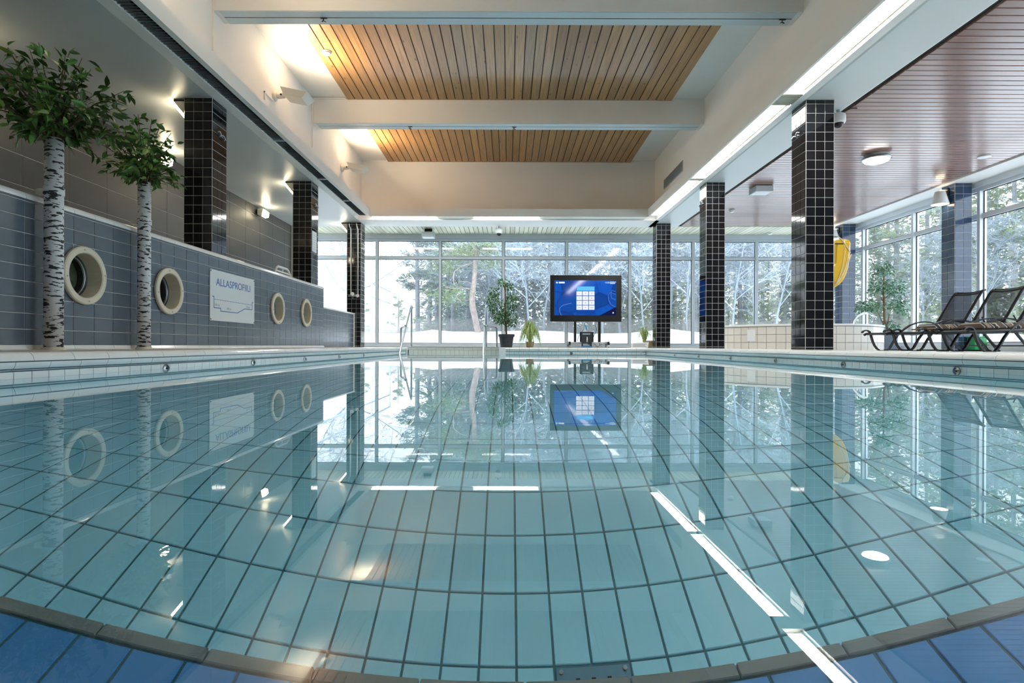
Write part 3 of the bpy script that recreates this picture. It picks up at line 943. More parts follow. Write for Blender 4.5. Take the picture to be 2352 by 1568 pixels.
def wedge(y, label):
    x = -XC - 0.314
    t = thing('wedge_lamp', (x, y, ZS - 0.02), label, 'wall lamp', 'wedge lamps on the left columns')
    mb = MB(); mb.prism([(x, ZS - 0.02), (x - 0.13, ZS - 0.02), (x, ZS - 0.175)], 'Y', y, y + 0.24); mb.build('housing', M_LAMPBODY, t, fix=True)
    mb = MB(); mb.prism([(x - 0.128, ZS - 0.025), (x - 0.150, ZS - 0.04), (x - 0.014, ZS - 0.202), (x - 0.001, ZS - 0.175)], 'Y', y + 0.01, y + 0.23); mb.build('diffuser', M_WARM, t, fix=True)
    mb = MB(); mb.box(x - 0.13, x - 0.0, y + 0.005, y + 0.235, ZS - 0.019, ZS - 0.002); mb.build('bracket', M_DARKVOID, t)
wedge(6.12, 'glowing wedge lamp on the nearest left column')
wedge(9.18, 'glowing wedge lamp on the middle left column')
wedge(12.25, 'glowing wedge lamp on the shower column')

def walllamp(y, label):
    z = CZ + 2.50
    t = thing('wall_lamp', (XBW, y, z), label, 'wall lamp', 'box lamps on the stone wall')
    mb = MB(); mb.lathe([(0.055, 0), (0.055, 0.03)], (XBW + 0.004, y, z + 0.03), 16, axis='X'); mb.build('wall_plate', M_BLACKPLASTIC, t)
    mb = MB(); mb.prism([(XBW + 0.035, z + 0.08), (XBW + 0.15, z + 0.08), (XBW + 0.12, z - 0.06), (XBW + 0.035, z - 0.03)], 'Y', y - 0.085, y + 0.085); mb.build('housing', M_LAMPBODY, t, fix=True, bevel=0.006)
    mb = MB(); mb.prism([(XBW + 0.153, z + 0.075), (XBW + 0.20, z + 0.03), (XBW + 0.185, z - 0.05), (XBW + 0.125, z - 0.066)], 'Y', y - 0.08, y + 0.08); mb.build('diffuser', M_WARM, t, fix=True, bevel=0.006)
walllamp(10.85, 'glowing box lamp high on the stone wall between two left columns')
walllamp(7.72, 'glowing box lamp on the stone wall behind the shorter birch tree')
walllamp(4.6, 'box lamp on the stone wall left of the picture')

def shade(x, y, label):
    z = ZS - 0.06
    t = thing('shade_lamp', (x, y, z), label, 'wall lamp', 'white shade lamps on the window columns')
    cx = x - 0.13
    mb = MB(); mb.box(x - 0.015, x - 0.001, y - 0.03, y + 0.03, z - 0.12, z + 0.01); mb.build('wall_plate', M_BLACKPLASTIC, t)
    mb = MB(); mb.tube([(x - 0.01, y, z - 0.02), (cx, y, z - 0.02), (cx, y, z - 0.05)], 0.012, 8); mb.build('arm', M_LAMPBODY, t)
    mb = MB(); mb.lathe([(0.072, -0.045), (0.128, -0.255), (0.122, -0.255), (0.067, -0.05)], (cx, y, z), 28, cap0=False, cap1=False); mb.build('lamp_shade', M_WHITEPLASTIC, t, smooth=True)
    mb = MB(); mb.lathe([(0.118, -0.25), (0.10, -0.243), (0.0, -0.243)], (cx, y, z), 24, cap0=False, cap1=False); mb.build('diffuser', M_WARMDIM, t)
    mb = MB(); mb.lathe([(0.06, -0.06), (0.06, -0.045)], (cx, y, z), 20); mb.build('upper_glass', M_WARMDIM, t)
shade(7.17, 9.15 + 0.14, 'white cone-shaded lamp on the window column behind the loungers')
shade(7.17, 12.22 + 0.14, 'white cone-shaded lamp above the yellow rescue pad')

# round ceiling lamp, downlight, detectors, cameras, speakers
ZSL = ZS + 0.021                       # underside of the slats
t = thing('ceiling_lamp', (5.1, 7.9, ZSL), 'round white glowing ceiling lamp on the red-brown slats', 'ceiling lamp')
mb = MB(); mb.lathe([(0.15, 0.0), (0.155, -0.035), (0.15, -0.04)], (5.1, 7.9, ZSL), 32); mb.build('base', M_GREYBOX, t)
mb = MB(); mb.lathe([(0.178, -0.04), (0.185, -0.05), (0.182, -0.062), (0.15, -0.066)], (5.1, 7.9, ZSL), 32); mb.build('rim', M_STEEL, t, smooth=True)
mb = MB(); mb.lathe([(0.165, -0.062), (0.15, -0.085), (0.10, -0.105), (0.0, -0.113)], (5.1, 7.9, ZSL), 32, cap0=False, cap1=False); mb.build('diffuser', M_ROUND, t, smooth=True)
t = thing('downlight', (6.63, 7.94, ZSL), 'flat white disc downlight on the slatted ceiling near the right window', 'downlight')
mb = MB(); mb.lathe([(0.078, 0.0), (0.078, -0.012), (0.06, -0.014)], (6.63, 7.94, ZSL), 28); mb.build('trim', M_WHITEPLASTIC, t)
mb = MB(); mb.lathe([(0.058, -0.0145), (0.0, -0.016)], (6.63, 7.94, ZSL), 28, cap0=False, cap1=False); mb.build('lens', M_PAPER, t)

def detector(x, y, z, label, r=0.055):
    t = thing('smoke_detector', (x, y, z), label, 'smoke detector')
    mb = MB(); mb.lathe([(r, 0.0), (r * 1.05, -0.012), (r * 0.95, -0.016)], (x, y, z), 24); mb.build('base', M_WHITEPLASTIC, t)
    mb = MB(); mb.lathe([(r * 0.8, -0.016), (r * 0.85, -0.03), (r * 0.55, -0.048), (r * 0.2, -0.05)], (x, y, z), 24); mb.build('sensor_head', M_WHITEPLASTIC, t)
detector(4.35, 11.1, ZSL, 'small white smoke detector on the red-brown slats beside the middle right column')
detector(6.1, 13.3, ZSL, 'small white smoke detector on the pale slats by the far right window')
detector(-2.46, 7.65, ZC - 0.03, 'white smoke detector on the pine boards in warm light', 0.062)

def dome(x, y, z, label, r=0.075, stem=0.03):
    t = thing('dome_camera', (x, y, z), label, 'security camera')
    mb = MB(); mb.tube([(x, y, z), (x, y, z - stem - 0.01)], 0.02, 10); mb.build('stem', M_GREYBOX, t)
    z -= stem
    mb = MB(); mb.lathe([(r * 0.5, 0.0), (r * 0.95, -0.02), (r, -0.04), (r, -0.095), (r * 0.88, -0.115)], (x, y, z), 26); mb.build('housing', M_WHITEPLASTIC, t, smooth=True)
    mb = MB(); mb.lathe([(r * 0.72 * math.cos(a), -0.113 - r * 0.72 * math.sin(a)) for a in (0, .3, .6, .9, 1.2, 1.45)], (x, y, z), 22); mb.build('dome', M_BLACKPLASTIC, t, smooth=True)
    return t
t = dome(3.68, 6.36, ZS, 'white dome camera hanging from the soffit right of the nearest right column')
mb = MB(); mb.tube([(3.62, 6.36, ZS - 0.012), (3.60, 6.37, ZS - 0.03), (3.70, 6.37, ZS - 0.025), (3.76, 6.34, ZS - 0.005), (3.80, 6.33, ZS + 0.012), (3.87, 6.33, ZS + 0.013)], 0.006, 6); mb.build('cable', M_BLACKPLASTIC, t)
t = dome(-0.22, 12.56, ZS - 0.0, 'white dome camera hanging below the far bulkhead', 0.078, 0.05)
mb = MB(); mb.tube([(-0.20, 12.60, ZS + 0.0), (-0.19, 12.61, ZS - 0.05)], 0.008, 6); mb.build('cable', M_WHITEPLASTIC, t)

def speaker(x0, x1, y0, y1, z0, z1, label):
    t = thing('speaker_box', ((x0 + x1) / 2, (y0 + y1) / 2, z0), label, 'speaker')
    mb = MB(); mb.box(x0, x1, y0, y1, z0, z1); mb.build('case', M_GREYBOX, t, bevel=0.004)
    mb = MB(); mb.box(x0 + 0.015, x1 - 0.015, y0 + 0.015, y1 - 0.015, z0 - 0.004, z0); mb.build('grille', M_ALULIT, t)
    mb = MB(); mb.box(x0 + 0.06, x1 - 0.06, y0 + 0.05, y1 - 0.05, z1, ZSL); mb.build('hanger', M_DARKVOID, t)
speaker(4.065, 4.352, 9.36, 9.64, CZ + 2.56, CZ + 2.655, 'grey box speaker under the red-brown slats')
speaker(-1.98, -1.70, 12.9, 13.15, CZ + 2.47, CZ + 2.585, 'grey box speaker under the pale slats at the far windows')

t = thing('wall_vent', (3.14, 10.9, CZ + 3.26), 'grey ventilation grille on the right upper wall', 'vent')
mb = MB(); mb.box(3.128, 3.141, 10.26, 11.5, CZ + 3.165, CZ + 3.36); mb.build('frame', M_GREYBOX, t, bevel=0.003)
for i in range(9):
    mb = MB(); mb.box(3.12, 3.13, 10.28, 11.48, CZ + 3.178 + i * 0.0195, CZ + 3.187 + i * 0.0195); mb.build('slat', M_DARKGRILLE, t)

# cable ducts
def duct(pts, label, r=0.009):
    mb = MB()
    for a, b in zip(pts, pts[1:]):
        lo = [min(p, q) - r for p, q in zip(a, b)]; hi = [max(p, q) + r for p, q in zip(a, b)]
        mb.box(lo[0], hi[0], lo[1], hi[1], lo[2], hi[2])
    tag(mb.build('cable_duct', M_WHITE), label, 'cable duct')
duct([(-3.16, 6.065, CZ + 3.15), (-3.16, 6.065, ZC - 0.01)], 'thin white cable duct on the left upper wall beside the nearest beam')
duct([(-3.16, 9.135, CZ + 3.18), (-3.16, 9.135, ZC - 0.02), (-2.63, 9.135, ZC - 0.02)], 'thin white cable duct turning along the top of the middle beam')
duct([(-3.16, 7.35, CZ + 3.18), (-3.16, 7.35, CZ + 3.27), (-3.16, 7.6, CZ + 3.27)], 'short bent cable duct under the nearer uplight')

# gliders in the beam tracks
def glider(px, y, label):
    p = P(px, 40, y)
    zb = CZ + 3.571
    t = thing('track_glider', (p.x, y + 0.122, zb), label, 'curtain glider')
    mb = MB(); mb.box(p.x - 0.035, p.x + 0.035, y + 0.115, y + 0.13, zb - 0.012, zb); mb.build('runner', M_BLACKPLASTIC, t)
    mb = MB(); mb.tube([(p.x, y + 0.122, zb - 0.01), (p.x - 0.006, y + 0.122, zb - 0.035), (p.x - 0.02, y + 0.122, zb - 0.045)], 0.006, 6)
    mb.tube([(p.x - 0.006, y + 0.122, zb - 0.035), (p.x + 0.02, y + 0.122, zb - 0.048)], 0.006, 6); mb.build('hook', M_BLACKPLASTIC, t)
glider(735, 6.08, 'black glider in the nearest beam track above the pine boards on the left')
glider(1810, 6.08, 'black glider at the right end of the nearest beam track')
glider(940, 9.15, 'black glider in the middle beam track, left one of two')
glider(1182, 9.15, 'black glider in the middle beam track, right one of two')

def cleat(x, y, z, sgn, label):
    t = thing('rope_cleat', (x, y, z), label, 'cleat')
    mb = MB(); mb.lathe([(0.016, 0), (0.016, 0.012)], (x, y, z), 10, axis='X') if sgn > 0 else mb.lathe([(0.016, -0.012), (0.016, 0)], (x, y, z), 10, axis='X'); mb.build('base', M_STEEL, t)
    s = sgn
    mb = MB(); mb.tube([(x + s * 0.02, y - 0.075, z + 0.012), (x + s * 0.035, y - 0.05, z + 0.022), (x + s * 0.03, y - 0.02, z + 0.006), (x + s * 0.012, y, z), (x + s * 0.03, y + 0.03, z + 0.006), (x + s * 0.035, y + 0.06, z - 0.01), (x + s * 0.015, y + 0.08, z - 0.03)], 0.008, 8); mb.build('horn', M_STEEL, t, smooth=True)
cleat(3.17, 6.25, CZ + 2.31, -1, 'steel rope cleat on the nearest right column')
cleat(3.17, 9.32, CZ + 2.33, -1, 'steel rope cleat on the middle right column')
cleat(-3.17, 6.22, CZ + 2.29, 1, 'steel rope cleat on the nearest left column')
cleat(-3.17, 9.30, CZ + 2.28, 1, 'steel rope cleat on the middle left column above the notice')
cleat(3.48, 12.3, CZ + 1.92, 1, 'steel rope cleat on the right side of the farthest right column')

# ================================================================== PORTHOLES, SIGN, NOTICES
PL = ['first porthole, largest in the picture, right of the taller birch tree', 'second porthole, right of the shorter birch tree', 'third porthole, just right of the pool profile sign', 'fourth porthole, at the far end of the half wall']
for (py, pz), l in zip(PORT, PL):
    t = thing('porthole', (XW, py, pz), 'round cream ' + l, 'porthole', 'cream portholes in the half wall')
    mb = MB(); mb.lathe([(0.196, 0.0), (0.206, 0.006), (0.206, 0.022), (0.198, 0.028), (0.165, 0.028), (0.158, 0.022), (0.158, -0.215)], (XW, py, pz), 48, cap0=False, cap1=False, axis='X')
    ring = mb.build('ring', M_CREAMPLASTIC, t, smooth=False)
    for k in range(4):
        a = k * math.pi / 2 + 0.12
        mb = MB(); mb.lathe([(0.006, 0.028), (0.006, 0.031), (0.0035, 0.032)], (XW, py + 0.182 * math.cos(a), pz + 0.182 * math.sin(a)), 8, axis='X'); mb.build('bolt', M_STEEL, ring)
    mb = MB(); mb.lathe([(0.158, -0.085), (0.134, -0.10), (0.134, -0.16), (0.158, -0.17)], (XW, py, pz), 40, cap0=False, cap1=False, axis='X'); fr = mb.build('inner_frame', M_RUBBER, t, smooth=False)
    mb = MB(); mb.lathe([(0.150, -0.095), (0.146, -0.089), (0.141, -0.095)], (XW, py, pz), 40, cap0=False, cap1=False, axis='X'); mb.build('clamp_ring', M_STEEL, t, smooth=True)
    mb = MB(); mb.lathe([(0.136, -0.15), (0.136, -0.145)], (XW, py, pz), 36, axis='X'); mb.build('glass', M_PORTGLASS, t)

SY0, SY1, SZ0, SZ1 = 5.756, 6.758, 0.285, 0.808
XS = XW + 0.010
sign = thing('pool_profile_sign', (XW, 6.257, SZ0), 'white ALLASPROFIILI board with a blue pool depth drawing on the half wall', 'sign')
mb = MB(); mb.box(XW + 0.001, XS, SY0, SY1, SZ0, SZ1); mb.build('board', M_SIGN, sign, bevel=0.002)
RW = (math.pi / 2, 0, math.pi / 2)
S = lambda u, v: (SY0 + u * 1.002, SZ1 - v * 0.523)
tt = text('ALLASPROFIILI', 0.108, (XS + 0.001, *S(0.505, 0.236)), RW, M_SIGNBLUE, 'lettering', sign)
bpy.context.view_layer.update()
tt.scale = (0.775 / max(tt.dimensions.x, 0.01), 1, 1)
lines = [(0.044, 0.526), (0.074, 0.526), (0.074, 0.745), (0.211, 0.741), (0.211, 0.799), (0.58, 0.797), (0.753, 0.687), (0.94, 0.685), (0.94, 0.523), (0.966, 0.523)]
mb = MB()
for (a, b) in zip(lines, lines[1:]):
    p, q = Vector(S(*a)), Vector(S(*b))
    d = (q - p).normalized(); n = Vector((-d.y, d.x)) * 0.0045; e = d * 0.004
    c = [p - e - n, q + e - n, q + e + n, p - e + n]
    b0 = [(XS, v.x, v.y) for v in c] + [(XS + 0.0012, v.x, v.y) for v in c]
    mb.add(b0, [(4, 5, 6, 7), (0, 1, 5, 4), (1, 2, 6, 5), (2, 3, 7, 6), (3, 0, 4, 7)])
mb.build('profile_line', M_SIGNBLUE, sign)
mb = MB()
for i in range(24):
    p = S(0.10 + i * 0.0355, 0.579)
    mb.box(XS, XS + 0.001, p[0] - 0.009, p[0] + 0.009, p[1] - 0.0035, p[1] + 0.0035)
o = mb.build('water_line', M_SIGNBLUE, sign); o['kind'] = 'stuff'
for (u, v, s) in ((0.138, 0.685, '105 cm'), (0.385, 0.735, '150 cm'), (0.835, 0.64, '90 cm')):
    text(s, 0.034, (XS + 0.001, *S(u, v)), RW, M_SIGNGREY, 'depth_figure', sign)
for (u, v) in ((0.012, 0.03), (0.985, 0.03), (0.012, 0.97), (0.985, 0.97)):
    p = S(u, v)
    mb = MB(); mb.lathe([(0.007, 0), (0.007, 0.003)], (XS, p[0], p[1]), 10, axis='X'); mb.build('screw', M_BLACKPLASTIC, sign)

t = thing('notice', (-XC, 9.26, CZ + 1.52), 'white printed notice sheet on the middle left column', 'notice')
mb = MB(); mb.box(-XC + 0.0005, -XC + 0.003, 9.165, 9.375, CZ + 1.515, CZ + 1.85); mb.build('sheet', M_PAPER, t)
for k in range(7):
    mb = MB(); mb.box(-XC + 0.003, -XC + 0.0034, 9.185, 9.36 - (k % 3) * 0.03, CZ + 1.56 + k * 0.037, CZ + 1.566 + k * 0.037); mb.build('print_line', M_SIGNGREY, t)

t = thing('grab_rail', (-3.16, 8.0, ZWT), 'bent white grab rail on top of the half wall', 'grab rail')
mb = MB(); mb.tube([(-3.16, 7.68, ZWT + 0.005), (-3.16, 7.74, ZWT + 0.10), (-3.16, 7.80, ZWT + 0.12), (-3.16, 8.10, ZWT + 0.12), (-3.16, 8.16, ZWT + 0.10), (-3.16, 8.28, ZWT + 0.005)], 0.016, 10); mb.build('tube', M_WHITEPLASTIC, t, smooth=True)
mb = MB(); mb.tube([(-3.16, 7.71, ZWT + 0.055), (-3.16, 8.22, ZWT + 0.055)], 0.009, 8); mb.tube([(-3.16, 7.95, ZWT + 0.055), (-3.16, 7.95, ZWT + 0.12)], 0.008, 8); mb.build('crossbar', M_WHITEPLASTIC, t)

# shower on the far left column
t = thing('shower', (-3.33, 12.2, 1.1), 'white shower pipes and mixer valve on the far left column', 'shower')
def zpt(zx, zy, d=12.19):
    return P(700 + zx / 4.9, 500 + zy / 4.9, d)
for pts in (((500, 66), (502, 90), (518, 128), (518, 868)), ((582, 66), (584, 92), (597, 130), (597, 868))):
    mb = MB(); mb.tube([zpt(*p) for p in pts], 0.011, 8); mb.build('pipe', M_WHITEPLASTIC, t, smooth=True)
a, b = zpt(490, 878), zpt(612, 878)
mb = MB(); mb.tube([a, b], 0.019, 10); mb.build('mixer_body', M_STEEL, t, smooth=True)
c = zpt(540, 858)
mb = MB(); mb.lathe([(0.038, -0.05), (0.04, -0.03), (0.03, 0.0)], (c.x, c.y, c.z), 14, axis='Y'); mb.build('knob', M_WHITEPLASTIC, t)
c = zpt(597, 880)
mb = MB(); mb.lathe([(0.032, -0.05), (0.034, -0.03), (0.026, 0.0)], (c.x, c.y, c.z), 14, axis='Y'); mb.build('knob', M_WHITEPLASTIC, t)
mb = MB(); mb.tube([zpt(541, 885), zpt(541, 912)], 0.013, 8); mb.build('outlet', M_STEEL, t)

# ================================================================== POOL FITTINGS
def inlet(p, axis, sgn, label, i):
    t = thing('pool_inlet', p, label, 'pool inlet', 'round pool inlets at the water line')
    r = 0.031
    pr = [(r, 0.0), (r, 0.008), (r * 0.72, 0.014), (r * 0.6, 0.006), (r * 0.2, 0.006)]
    pr = [(a, h * sgn) for a, h in pr]
    mb = MB(); mb.lathe(pr, p, 20, axis=axis); mb.build('flange', M_STEEL, t, fix=True)
    mb = MB(); mb.lathe([(r * 0.3, 0.005 * sgn), (r * 0.3, 0.016 * sgn)], p, 12, axis=axis); mb.build('nozzle', M_BLACKPLASTIC, t, fix=True)
for i in range(5):
    inlet((XL - 0.031, 3.75 + 1.28 * i, -0.123), 'X', 1, 'round steel inlet on the left pool side, number %s counted from the camera' % ('one', 'two', 'three', 'four', 'five')[i], i)
for i in range(6):
    inlet((XR + 0.031, 3.69 + 1.25 * i, -0.123), 'X', -1, 'round steel inlet on the right pool side, number %s counted from the camera' % ('one', 'two', 'three', 'four', 'five', 'six')[i], i)
p = P(1313, 809, 12.031)
inlet((p.x, YE + 0.031, -0.121), 'Y', -1, 'round inlet in the far pool edge below the display screen', 0)

dr = thing('floor_drain', (0.22, 1.38, ZD), 'square steel drain plate screwed to the pool floor at the bottom edge', 'drain')
mb = MB(); mb.box(0.125, 0.315, 1.287, 1.473, ZD, ZD + 0.006); mb.build('plate', mat('drain_plate', (0.16, 0.28, 0.36), 0.4, metal=0.5), dr, bevel=0.002)
for (x, y) in ((0.138, 1.461), (0.302, 1.461), (0.138, 1.30), (0.302, 1.30)):
    mb = MB(); mb.lathe([(0.006, 0.006), (0.006, 0.009)], (x, y, ZD), 8); mb.build('screw', M_STEEL, dr)
for k in range(3):
    mb = MB(); mb.box(0.174 + k * 0.04, 0.184 + k * 0.04, 1.31, 1.445, ZD + 0.006, ZD + 0.0075); mb.build('slot', M_DARKVOID, dr)

def handrail(x, side, label):
    t = thing('handrail', (x, 12.75, 0), label, 'handrail', 'steel handrails at the pool steps')
    D = 12.72
    top = 0.93
    mb = MB(); mb.tube([(x, 11.1, -0.30), (x, 11.35, -0.10), (x, D - 0.10, top - 0.06), (x, D - 0.04, top - 0.005), (x, D, top - 0.03), (x, D, top - 0.12), (x, D, 0.0)], 0.021, 10); mb.build('rail', M_STEEL, t, smooth=True)
    mb = MB(); mb.tube([(x, 12.0, 0.46), (x - side * 0.06, 12.25, 0.46), (x - side * 0.20, D, 0.46), (x - side * 0.235, D + 0.01, 0.42), (x - side * 0.24, D + 0.01, 0.0)], 0.021, 10); mb.build('side_rail', M_STEEL, t, smooth=True)
    for (xx, yy) in ((x, D), (x - side * 0.24, D + 0.01)):
        mb = MB(); mb.lathe([(0.045, 0.0), (0.045, 0.008), (0.024, 0.016)], (xx, yy, 0), 16); mb.build('base_flange', M_STEEL, t)
handrail(-2.17, 1, 'bent steel handrail at the left end of the pool steps')
handrail(-0.50, -1, 'bent steel handrail beside the potted ficus at the pool steps')

# ================================================================== DISPLAY ON ITS STAND
DT = 12.72
def tv():
    Q = lambda x, y, d=DT: P(x, y, d)
    a, b = Q(1264, 631.5), Q(1427.5, 739)
    base = Q(1345.5, 797)
    t = thing('display_stand', (base.x, DT + 0.1, 0), 'large black display screen with blue keypad picture on a wheeled stand', 'display')
    x0, x1, z0, z1 = a.x, b.x, b.z, a.z
    mb = MB(); mb.box(x0, x1, DT, DT + 0.11, z0, z1); hs = mb.build('housing', M_BLACKPLASTIC, t, bevel=0.008)
    # screen picture: blue gradient with hexagon lines
    m = bpy.data.materials.new('screen_picture'); m.use_nodes = True
    nt = m.node_tree; N, L = nt.nodes, nt.links
    bs = N['Principled BSDF']; bs.inputs['Base Color'].default_value = (0.01, 0.01, 0.015, 1); bs.inputs['Roughness'].default_value = 0.06
    tc = N.new('ShaderNodeTexCoord')
    vo = N.new('ShaderNodeTexVoronoi'); vo.feature = 'DISTANCE_TO_EDGE'; vo.inputs['Scale'].default_value = 2.6; vo.inputs['Randomness'].default_value = 0.55
    vc = N.new('ShaderNodeTexVoronoi'); vc.inputs['Scale'].default_value = 2.6; vc.inputs['Randomness'].default_value = 0.55
    mp = N.new('ShaderNodeMapping'); mp.inputs['Location'].default_value = (0.3, 0, 0.2); mp.inputs['Scale'].default_value = (1, 0, 1)
    L.new(tc.outputs['Object'], mp.inputs['Vector']); L.new(mp.outputs[0], vo.inputs['Vector']); L.new(mp.outputs[0], vc.inputs['Vector'])
    r1 = ramp(N, [(0.0, (0.0, 0.055, 0.36)), (0.05, (0.0, 0.085, 0.50)), (1.0, (0.0, 0.12, 0.62))])
    L.new(vo.outputs['Distance'], r1.inputs['Fac'])
    hs2 = N.new('ShaderNodeHueSaturation')
    mr = N.new('ShaderNodeMapRange'); mr.inputs['To Min'].default_value = 0.6; mr.inputs['To Max'].default_value = 1.25
    sp = N.new('ShaderNodeSeparateColor'); L.new(vc.outputs['Color'], sp.inputs[0]); L.new(sp.outputs[0], mr.inputs['Value'])
    L.new(mr.outputs[0], hs2.inputs['Value']); L.new(r1.outputs['Color'], hs2.inputs['Color'])
    L.new(hs2.outputs['Color'], bs.inputs['Emission Color']); bs.inputs['Emission Strength'].default_value = 0.29
    sa, sb = Q(1273.5, 643.5), Q(1415.5, 724.3)
    y = DT - 0.002
    def rect(nm, px0, py0, px1, py1, m, parent, dy=0.002):
        p, q = Q(px0, py0), Q(px1, py1)
        mb = MB(); mb.box(p.x, q.x, DT - 0.002 - dy, DT - 0.001, q.z, p.z)
        return mb.build(nm, m, parent)
    sc = rect('screen', 1273.5, 643.5, 1415.5, 724.3, m, t)
    white = emission('screen_white', (0.80, 0.86, 1.0), 0.34)
    cyan = emission('screen_cyan', (0.10, 0.42, 0.85), 0.45)
    dark = emission('screen_dark', (0.008, 0.012, 0.06), 0.35)
    ink = emission('screen_ink', (0.16, 0.20, 0.30), 0.3)
    pale = emission('screen_pale', (0.25, 0.40, 0.80), 0.28)
    kx = [(1324.0, 1337.0), (1338.3, 1351.2), (1352.6, 1365.4)]
    ky = [(668.8, 678.4), (679.8, 689.2), (690.4, 700.2), (701.4, 711.2)]
    rect('entry_field', 1324.8, 657.8, 1365.4, 667.4, cyan, t, 0.004)
    keys = ['1', '2', '3', '4', '5', '6', '7', '8', '9', '', '0', '']
    for j in range(4):
        for i in range(3):
            k = rect('key', kx[i][0], ky[j][0], kx[i][1], ky[j][1], white, t, 0.004)
            c = Q((kx[i][0] + kx[i][1]) / 2, (ky[j][0] + ky[j][1]) / 2)
            s = keys[j * 3 + i]
            if s:
                text(s, 0.042, (c.x, DT - 0.0068, c.z), (math.pi / 2, 0, 0), ink, 'digit', k)
            else:
                w = 0.024 if i == 0 else 0.036
                mb = MB(); mb.box(c.x - w, c.x + w, DT - 0.0072, DT - 0.0055, c.z - 0.004, c.z + 0.004); mb.build('key_caption', ink, k)
    # header: round emblem with a word at the left, clock and two lines at the right
    c = Q(1279.3, 648.8)
    mb = MB(); mb.lathe([(0.020, -0.006), (0.020, -0.003)], (c.x, DT, c.z), 18, axis='Y'); mb.build('emblem', white, t)
    rect('header_caption', 1283.5, 646.9, 1297, 650.6, white, t, 0.004)
    c = Q(1394.5, 649.0)
    text('13:08', 0.050, (c.x, DT - 0.005, c.z), (math.pi / 2, 0, 0), white, 'clock', t)
    rect('date_line', 1401.2, 646.9, 1414.6, 648.6, white, t, 0.004); rect('date_line', 1401.2, 650.0, 1412.6, 651.6, white, t, 0.004)
    # dark slanted corner, dot, pale arcs
    p = [Q(1377.5, 724.2), Q(1415.4, 724.2), Q(1415.4, 704.3)]
    mb = MB(); mb.add([(v.x, DT - 0.0052, v.z) for v in p], [(0, 1, 2)]); mb.build('dark_corner', dark, t)
    c = Q(1408.2, 718.2)
    mb = MB(); mb.lathe([(0.016, -0.008), (0.016, -0.004)], (c.x, DT, c.z), 16, axis='Y'); mb.build('dot', white, t)
    def arc(pts, r):
        mb = MB(); mb.tube([(Q(*p).x, DT - 0.005, Q(*p).z) for p in pts], r, 4); mb.build('picture_line', pale, t)
    arc([(1416 - 2, 676), (1402, 671), (1397, 678), (1398, 690), (1404, 700), (1414, 705)], 0.003)
    arc([(1414, 669), (1405, 667), (1403, 676), (1405, 685), (1414, 688)], 0.003)
    arc([(1312, 696), (1292, 701), (1285, 708), (1286, 716), (1289, 724)], 0.004)
    # frame corners, posts, base
    for (xa, xb) in ((1318.0, 1323.3), (1373.4, 1379.3)):
        p, q = Q(xa, 738, DT + 0.09), Q(xb, 786, DT + 0.09)
        mb = MB(); mb.box(p.x, q.x, DT + 0.06, DT + 0.11, 0.10, p.z + 0.4); mb.build('post', M_BLACKMETAL, t, bevel=0.003)
    p, q = Q(1309.5, 783), Q(1395.5, 787)
    mb = MB(); mb.box(p.x, q.x, DT + 0.03, DT + 0.12, 0.085, 0.125); mb.build('base_beam', M_GREYBOX, t, bevel=0.004)
    for xa in (1307.5, 1396.5):
        p = Q(xa, 790)
        mb = MB(); mb.box(p.x - 0.022, p.x + 0.022, DT - 0.10, DT + 0.30, 0.062, 0.135); f = mb.build('foot', M_BLACKMETAL, t, bevel=0.006)
        for yy in (DT - 0.08, DT + 0.28):
            mb = MB(); mb.lathe([(0.030, -0.014), (0.030, 0.014)], (p.x, yy, 0.031), 16, axis='X'); mb.build('caster', M_STEEL, f)
    return t
tv()
tb = thing('equipment_box', (P(1347.5, 780, DT + 0.02).x, DT + 0.03, 0.125), 'black equipment box standing on the base of the display', 'box')
a, b = P(1332, 762, DT), P(1363, 785.5, DT)
mb = MB(); mb.box(a.x, b.x, DT - 0.03, DT + 0.028, 0.126, a.z); mb.build('case', M_BLACKPLASTIC, tb, bevel=0.004)
mb = MB(); mb.box(a.x + 0.02, b.x - 0.02, DT - 0.033, DT - 0.03, 0.15, a.z - 0.02); mb.build('front_panel', M_BLACKMETAL, tb)
# poster in its blue foot
DP = DT - 0.32
a, b = P(1335.8, 763.6, DP), P(1359.4, 795, DP)
t = thing('poster_stand', ((a.x + b.x) / 2, DP, 0), 'dark poster board with a white figure on a blue foot in front of the display', 'poster')
mb = MB(); mb.box(a.x, b.x, DP, DP + 0.012, 0.02, a.z); mb.build('board', mat('poster_dark', (0.03, 0.035, 0.042), 0.35), t, bevel=0.002)
mb = MB(); mb.box(a.x - 0.002, b.x + 0.004, DP - 0.06, DP + 0.08, 0.0, 0.03); mb.build('foot', mat('blue_foot', (0.08, 0.28, 0.52), 0.4), t, bevel=0.004)
for (fx0, fx1, fy, h) in ((0.1, 0.85, 0.10, 0.010), (0.15, 0.6, 0.80, 0.006), (0.15, 0.75, 0.86, 0.006), (0.15, 0.8, 0.91, 0.006)):
    zz = a.z - (a.z - 0.02) * fy
    mb = MB(); mb.box(a.x + fx0 * (b.x - a.x), a.x + fx1 * (b.x - a.x), DP - 0.001, DP, zz - h, zz + h); mb.build('print_line', M_SIGNGREY, t)
mb = MB(); cx_, cz_ = (a.x + b.x) / 2 + 0.01, a.z * 0.55
mb.lathe([(0.012, -0.0015), (0.012, 0)], (cx_, DP, cz_ + 0.045), 10, axis='Y'); mb.box(cx_ - 0.012, cx_ + 0.012, DP - 0.0015, DP, cz_ - 0.02, cz_ + 0.035); mb.box(cx_ - 0.014, cx_ - 0.006, DP - 0.0015, DP, cz_ - 0.06, cz_ - 0.02); mb.box(cx_ + 0.004, cx_ + 0.012, DP - 0.0015, DP, cz_ - 0.06, cz_ - 0.02)
mb.build('figure_print', M_SIGN, t)
